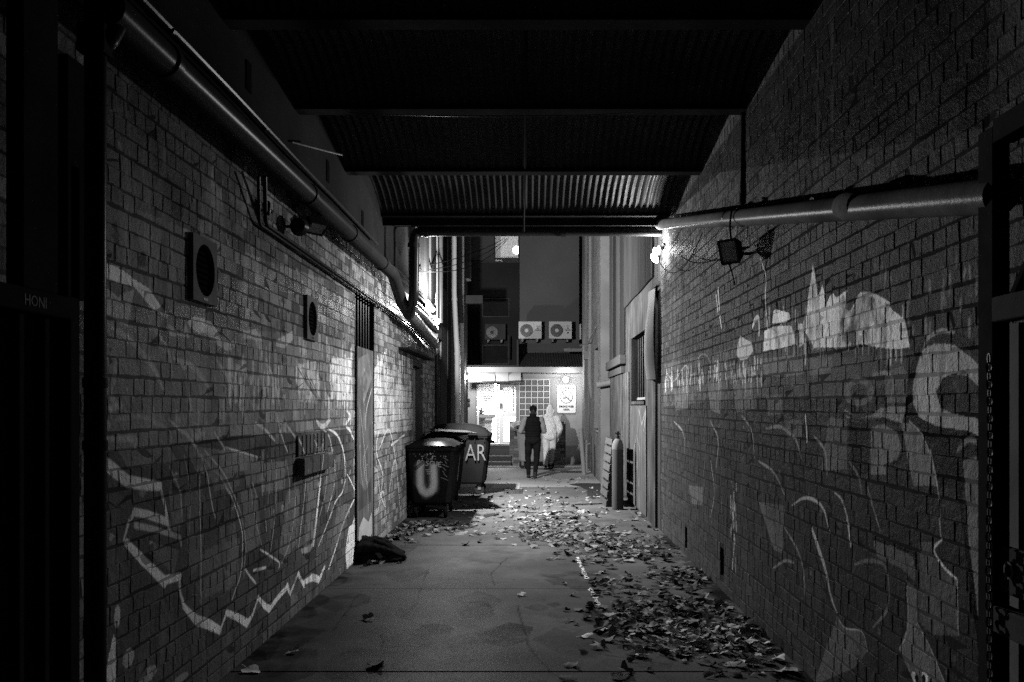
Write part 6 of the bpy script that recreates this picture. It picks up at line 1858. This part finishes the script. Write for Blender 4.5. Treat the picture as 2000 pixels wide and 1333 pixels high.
def man_pale():
    g = G(1073, 917)
    t = thing('person', 'person in a pale hooded tracksuit with the hood up walking away', 'person', (g.x, g.y, 0))
    nk = Vector((.0, .05, 1.44)); hd = Vector((.02, .10, 1.585))
    shL, shR = Vector((-.2, .02, 1.37)), Vector((.2, .02, 1.37))
    elL, wrL = Vector((-.24, .08, 1.09)), Vector((-.10, .26, 1.02))
    elR, wrR = Vector((.29, -.0, 1.08)), Vector((.25, .10, .86))
    hL, hR = Vector((-.09, .0, .90)), Vector((.10, .0, .90))
    kL, kR = Vector((-.085, .02, .50)), Vector((.08, .10, .52))
    aL, aR = Vector((-.095, -.08, .10)), Vector((.045, .26, .12))
    body = [(hd, (.075, .095, .112)), (hd+Vector((0, .03, -.07)), (.05, .06, .05)), (hd+Vector((0, 0, -.10)), .052, nk, .06), (hd+Vector((0, .098, -.02)), (.014, .02, .024)),
            (hd+Vector((-.078, .0, -.015)), (.012, .022, .033)), (hd+Vector((.078, .0, -.015)), (.012, .022, .033)),
            (nk, .07, (0, .02, 1.3), .12), ((0, .01, 1.25), (.17, .11, .2)), ((0, .0, 1.0), (.15, .10, .18)),
            (shL, .06, elL, .042), (elL, .04, wrL, .028), (shR, .06, elR, .042), (elR, .04, wrR, .028),
            (hL, .09, kL, .058), (kL, .056, aL, .036), (hR, .09, kR, .058), (kR, .056, aR, .036),
            (aL, .036, aL+Vector((0, .12, -.06)), .034), (aR, .036, aR+Vector((0, .12, -.06)), .034)]
    body += hand_parts(wrL, (.4, .7, .1), (-.3, .2, .9), (.3, .5, .6)) + hand_parts(wrR, (-.1, .25, -.9), (1, 0, 0), (0, .9, .2))
    blob_part('body', body, M_skin, t, .008, 3)
    M_hd = mat('pale_fleece', .42, .85, 0, 7, .12, .35, 50)
    hood = [(hd+Vector((0, -.03, .0)), (.105, .12, .135)), (hd+Vector((.01, -.07, .10)), .05, hd+Vector((.0, .05, .12)), .055), (hd+Vector((0, -.05, -.09)), (.11, .09, .08)), (hd+Vector((.075, -.02, -.02)), (.05, .09, .09), (0, 0, .3)),
            (nk+Vector((0, -.06, -.0)), (.13, .075, .06))]
    blob_part('hood', hood, M_hd, t, .010, 2, .004, 4)
    hoodie = [((0, .02, 1.30), (.22, .14, .13)), ((0, .01, 1.15), (.215, .15, .17)), ((.0, .0, 1.0), (.215, .155, .14)), ((0, -.0, .90), (.205, .15, .07)), ((-.14, .02, 1.36), .085, (.14, .02, 1.36), .085), (nk, .1, nk+Vector((0, 0, -.08)), .12),
              (shL, .092, elL, .078), (elL, .078, wrL, .05), (shR, .092, elR, .08), (elR, .08, wrR+Vector((0, -.01, .02)), .055), ((0, -.0, .85), (.19, .14, .03))]
    blob_part('hoodie', hoodie, M_hd, t, .012, 3, .0045, 5)
    M_jg = mat('pale_joggers', .38, .85, 0, 7, .12, .35, 50)
    blob_part('joggers', [((0, -.0, .92), (.17, .12, .1)), ((0, -.03, .86), (.165, .125, .1)), (hL, .105, kL, .088), (kL, .088, aL+Vector((0, 0, .04)), .062), (hR, .105, kR, .088), (kR, .088, aR+Vector((0, 0, .04)), .062)], M_jg, t, .011, 3, .0045, 6)
    for a in (aL, aR):
        sh = blob_part('shoe', [((a.x, a.y-.02, .055), .042, (a.x, a.y+.13, .047), .04), ((a.x, a.y, .09), .05, (a.x, a.y, .115), .052)], mat('white_shoe', .35, .5, 0, 20, .1, .1), t, .008, 2)
        blob_part('sole', [((a.x, a.y+.055, .018), (.05, .14, .018))], mat('dark_sole', .03, .7), t, .009, 1)
        B((a.x-.03, a.y-.072, .06), (a.x+.03, a.y-.055, .10), .004).build('heel_tab', mat('dark_sole', .03, .7), sh, world=False)
    return t
man_pale()

# ------------------------------------------------------------------ dumped cloth on the left
def cloth_heap():
    c = G(738, 1092); rng = random.Random(14); parts = []
    def arc(x0, y0, x1, y1, h, r0, r1, side):
        p = []
        for k in range(7):
            t = k/6
            p.append(Vector((c.x+x0+(x1-x0)*t, c.y+y0+(y1-y0)*t+side*math.sin(math.pi*t), h*math.sin(math.pi*(.25+.7*t))+.03)))
        for k in range(6):
            parts.append((p[k], r0+(r1-r0)*k/6, p[k+1], r0+(r1-r0)*(k+1)/6))
    for k in range(9):
        y = -.26+.065*k
        arc(-.24+rng.uniform(-.03, .04), y, .22+rng.uniform(-.1, .14), y*.6+rng.uniform(-.08, .06), .15-.16*abs(y)+rng.uniform(-.01, .03), .062, .03, rng.uniform(-.09, .09))
    for k in range(5):
        arc(-.22, -.2+.1*k, -.02+rng.uniform(-.05, .1), -.15+.08*k, .19-.2*abs(.2-.1*k), .05, .035, rng.uniform(-.06, .06))
    parts.append(((c.x-.08, c.y, .05), (.22, .26, .10))); parts.append(((c.x+.14, c.y-.08, .025), (.2, .17, .04)))
    me = blob(parts, .011, 3); me.name = 'blanket'
    n = len(me.vertices)
    for v in me.vertices:
        v.co.z = max(.003, v.co.z + .004*math.sin(v.co.x*70+3*math.sin(v.co.y*40))); v.co.x = max(v.co.x, XL+.03)
    off = Vector((c.x, c.y, 0)); me.transform(Matrix.Translation(-off))
    me.materials.clear(); me.materials.append(mat('dark_cloth', .012, .95, 0, 12, .3, .5, 90, spec=0.0)); me.shade_smooth()
    o = bpy.data.objects.new('blanket', me); o.location = off; COL.objects.link(o)
    return tag(o, 'dark crumpled blanket dumped in folds against the left wall', 'blanket')
cloth_heap()
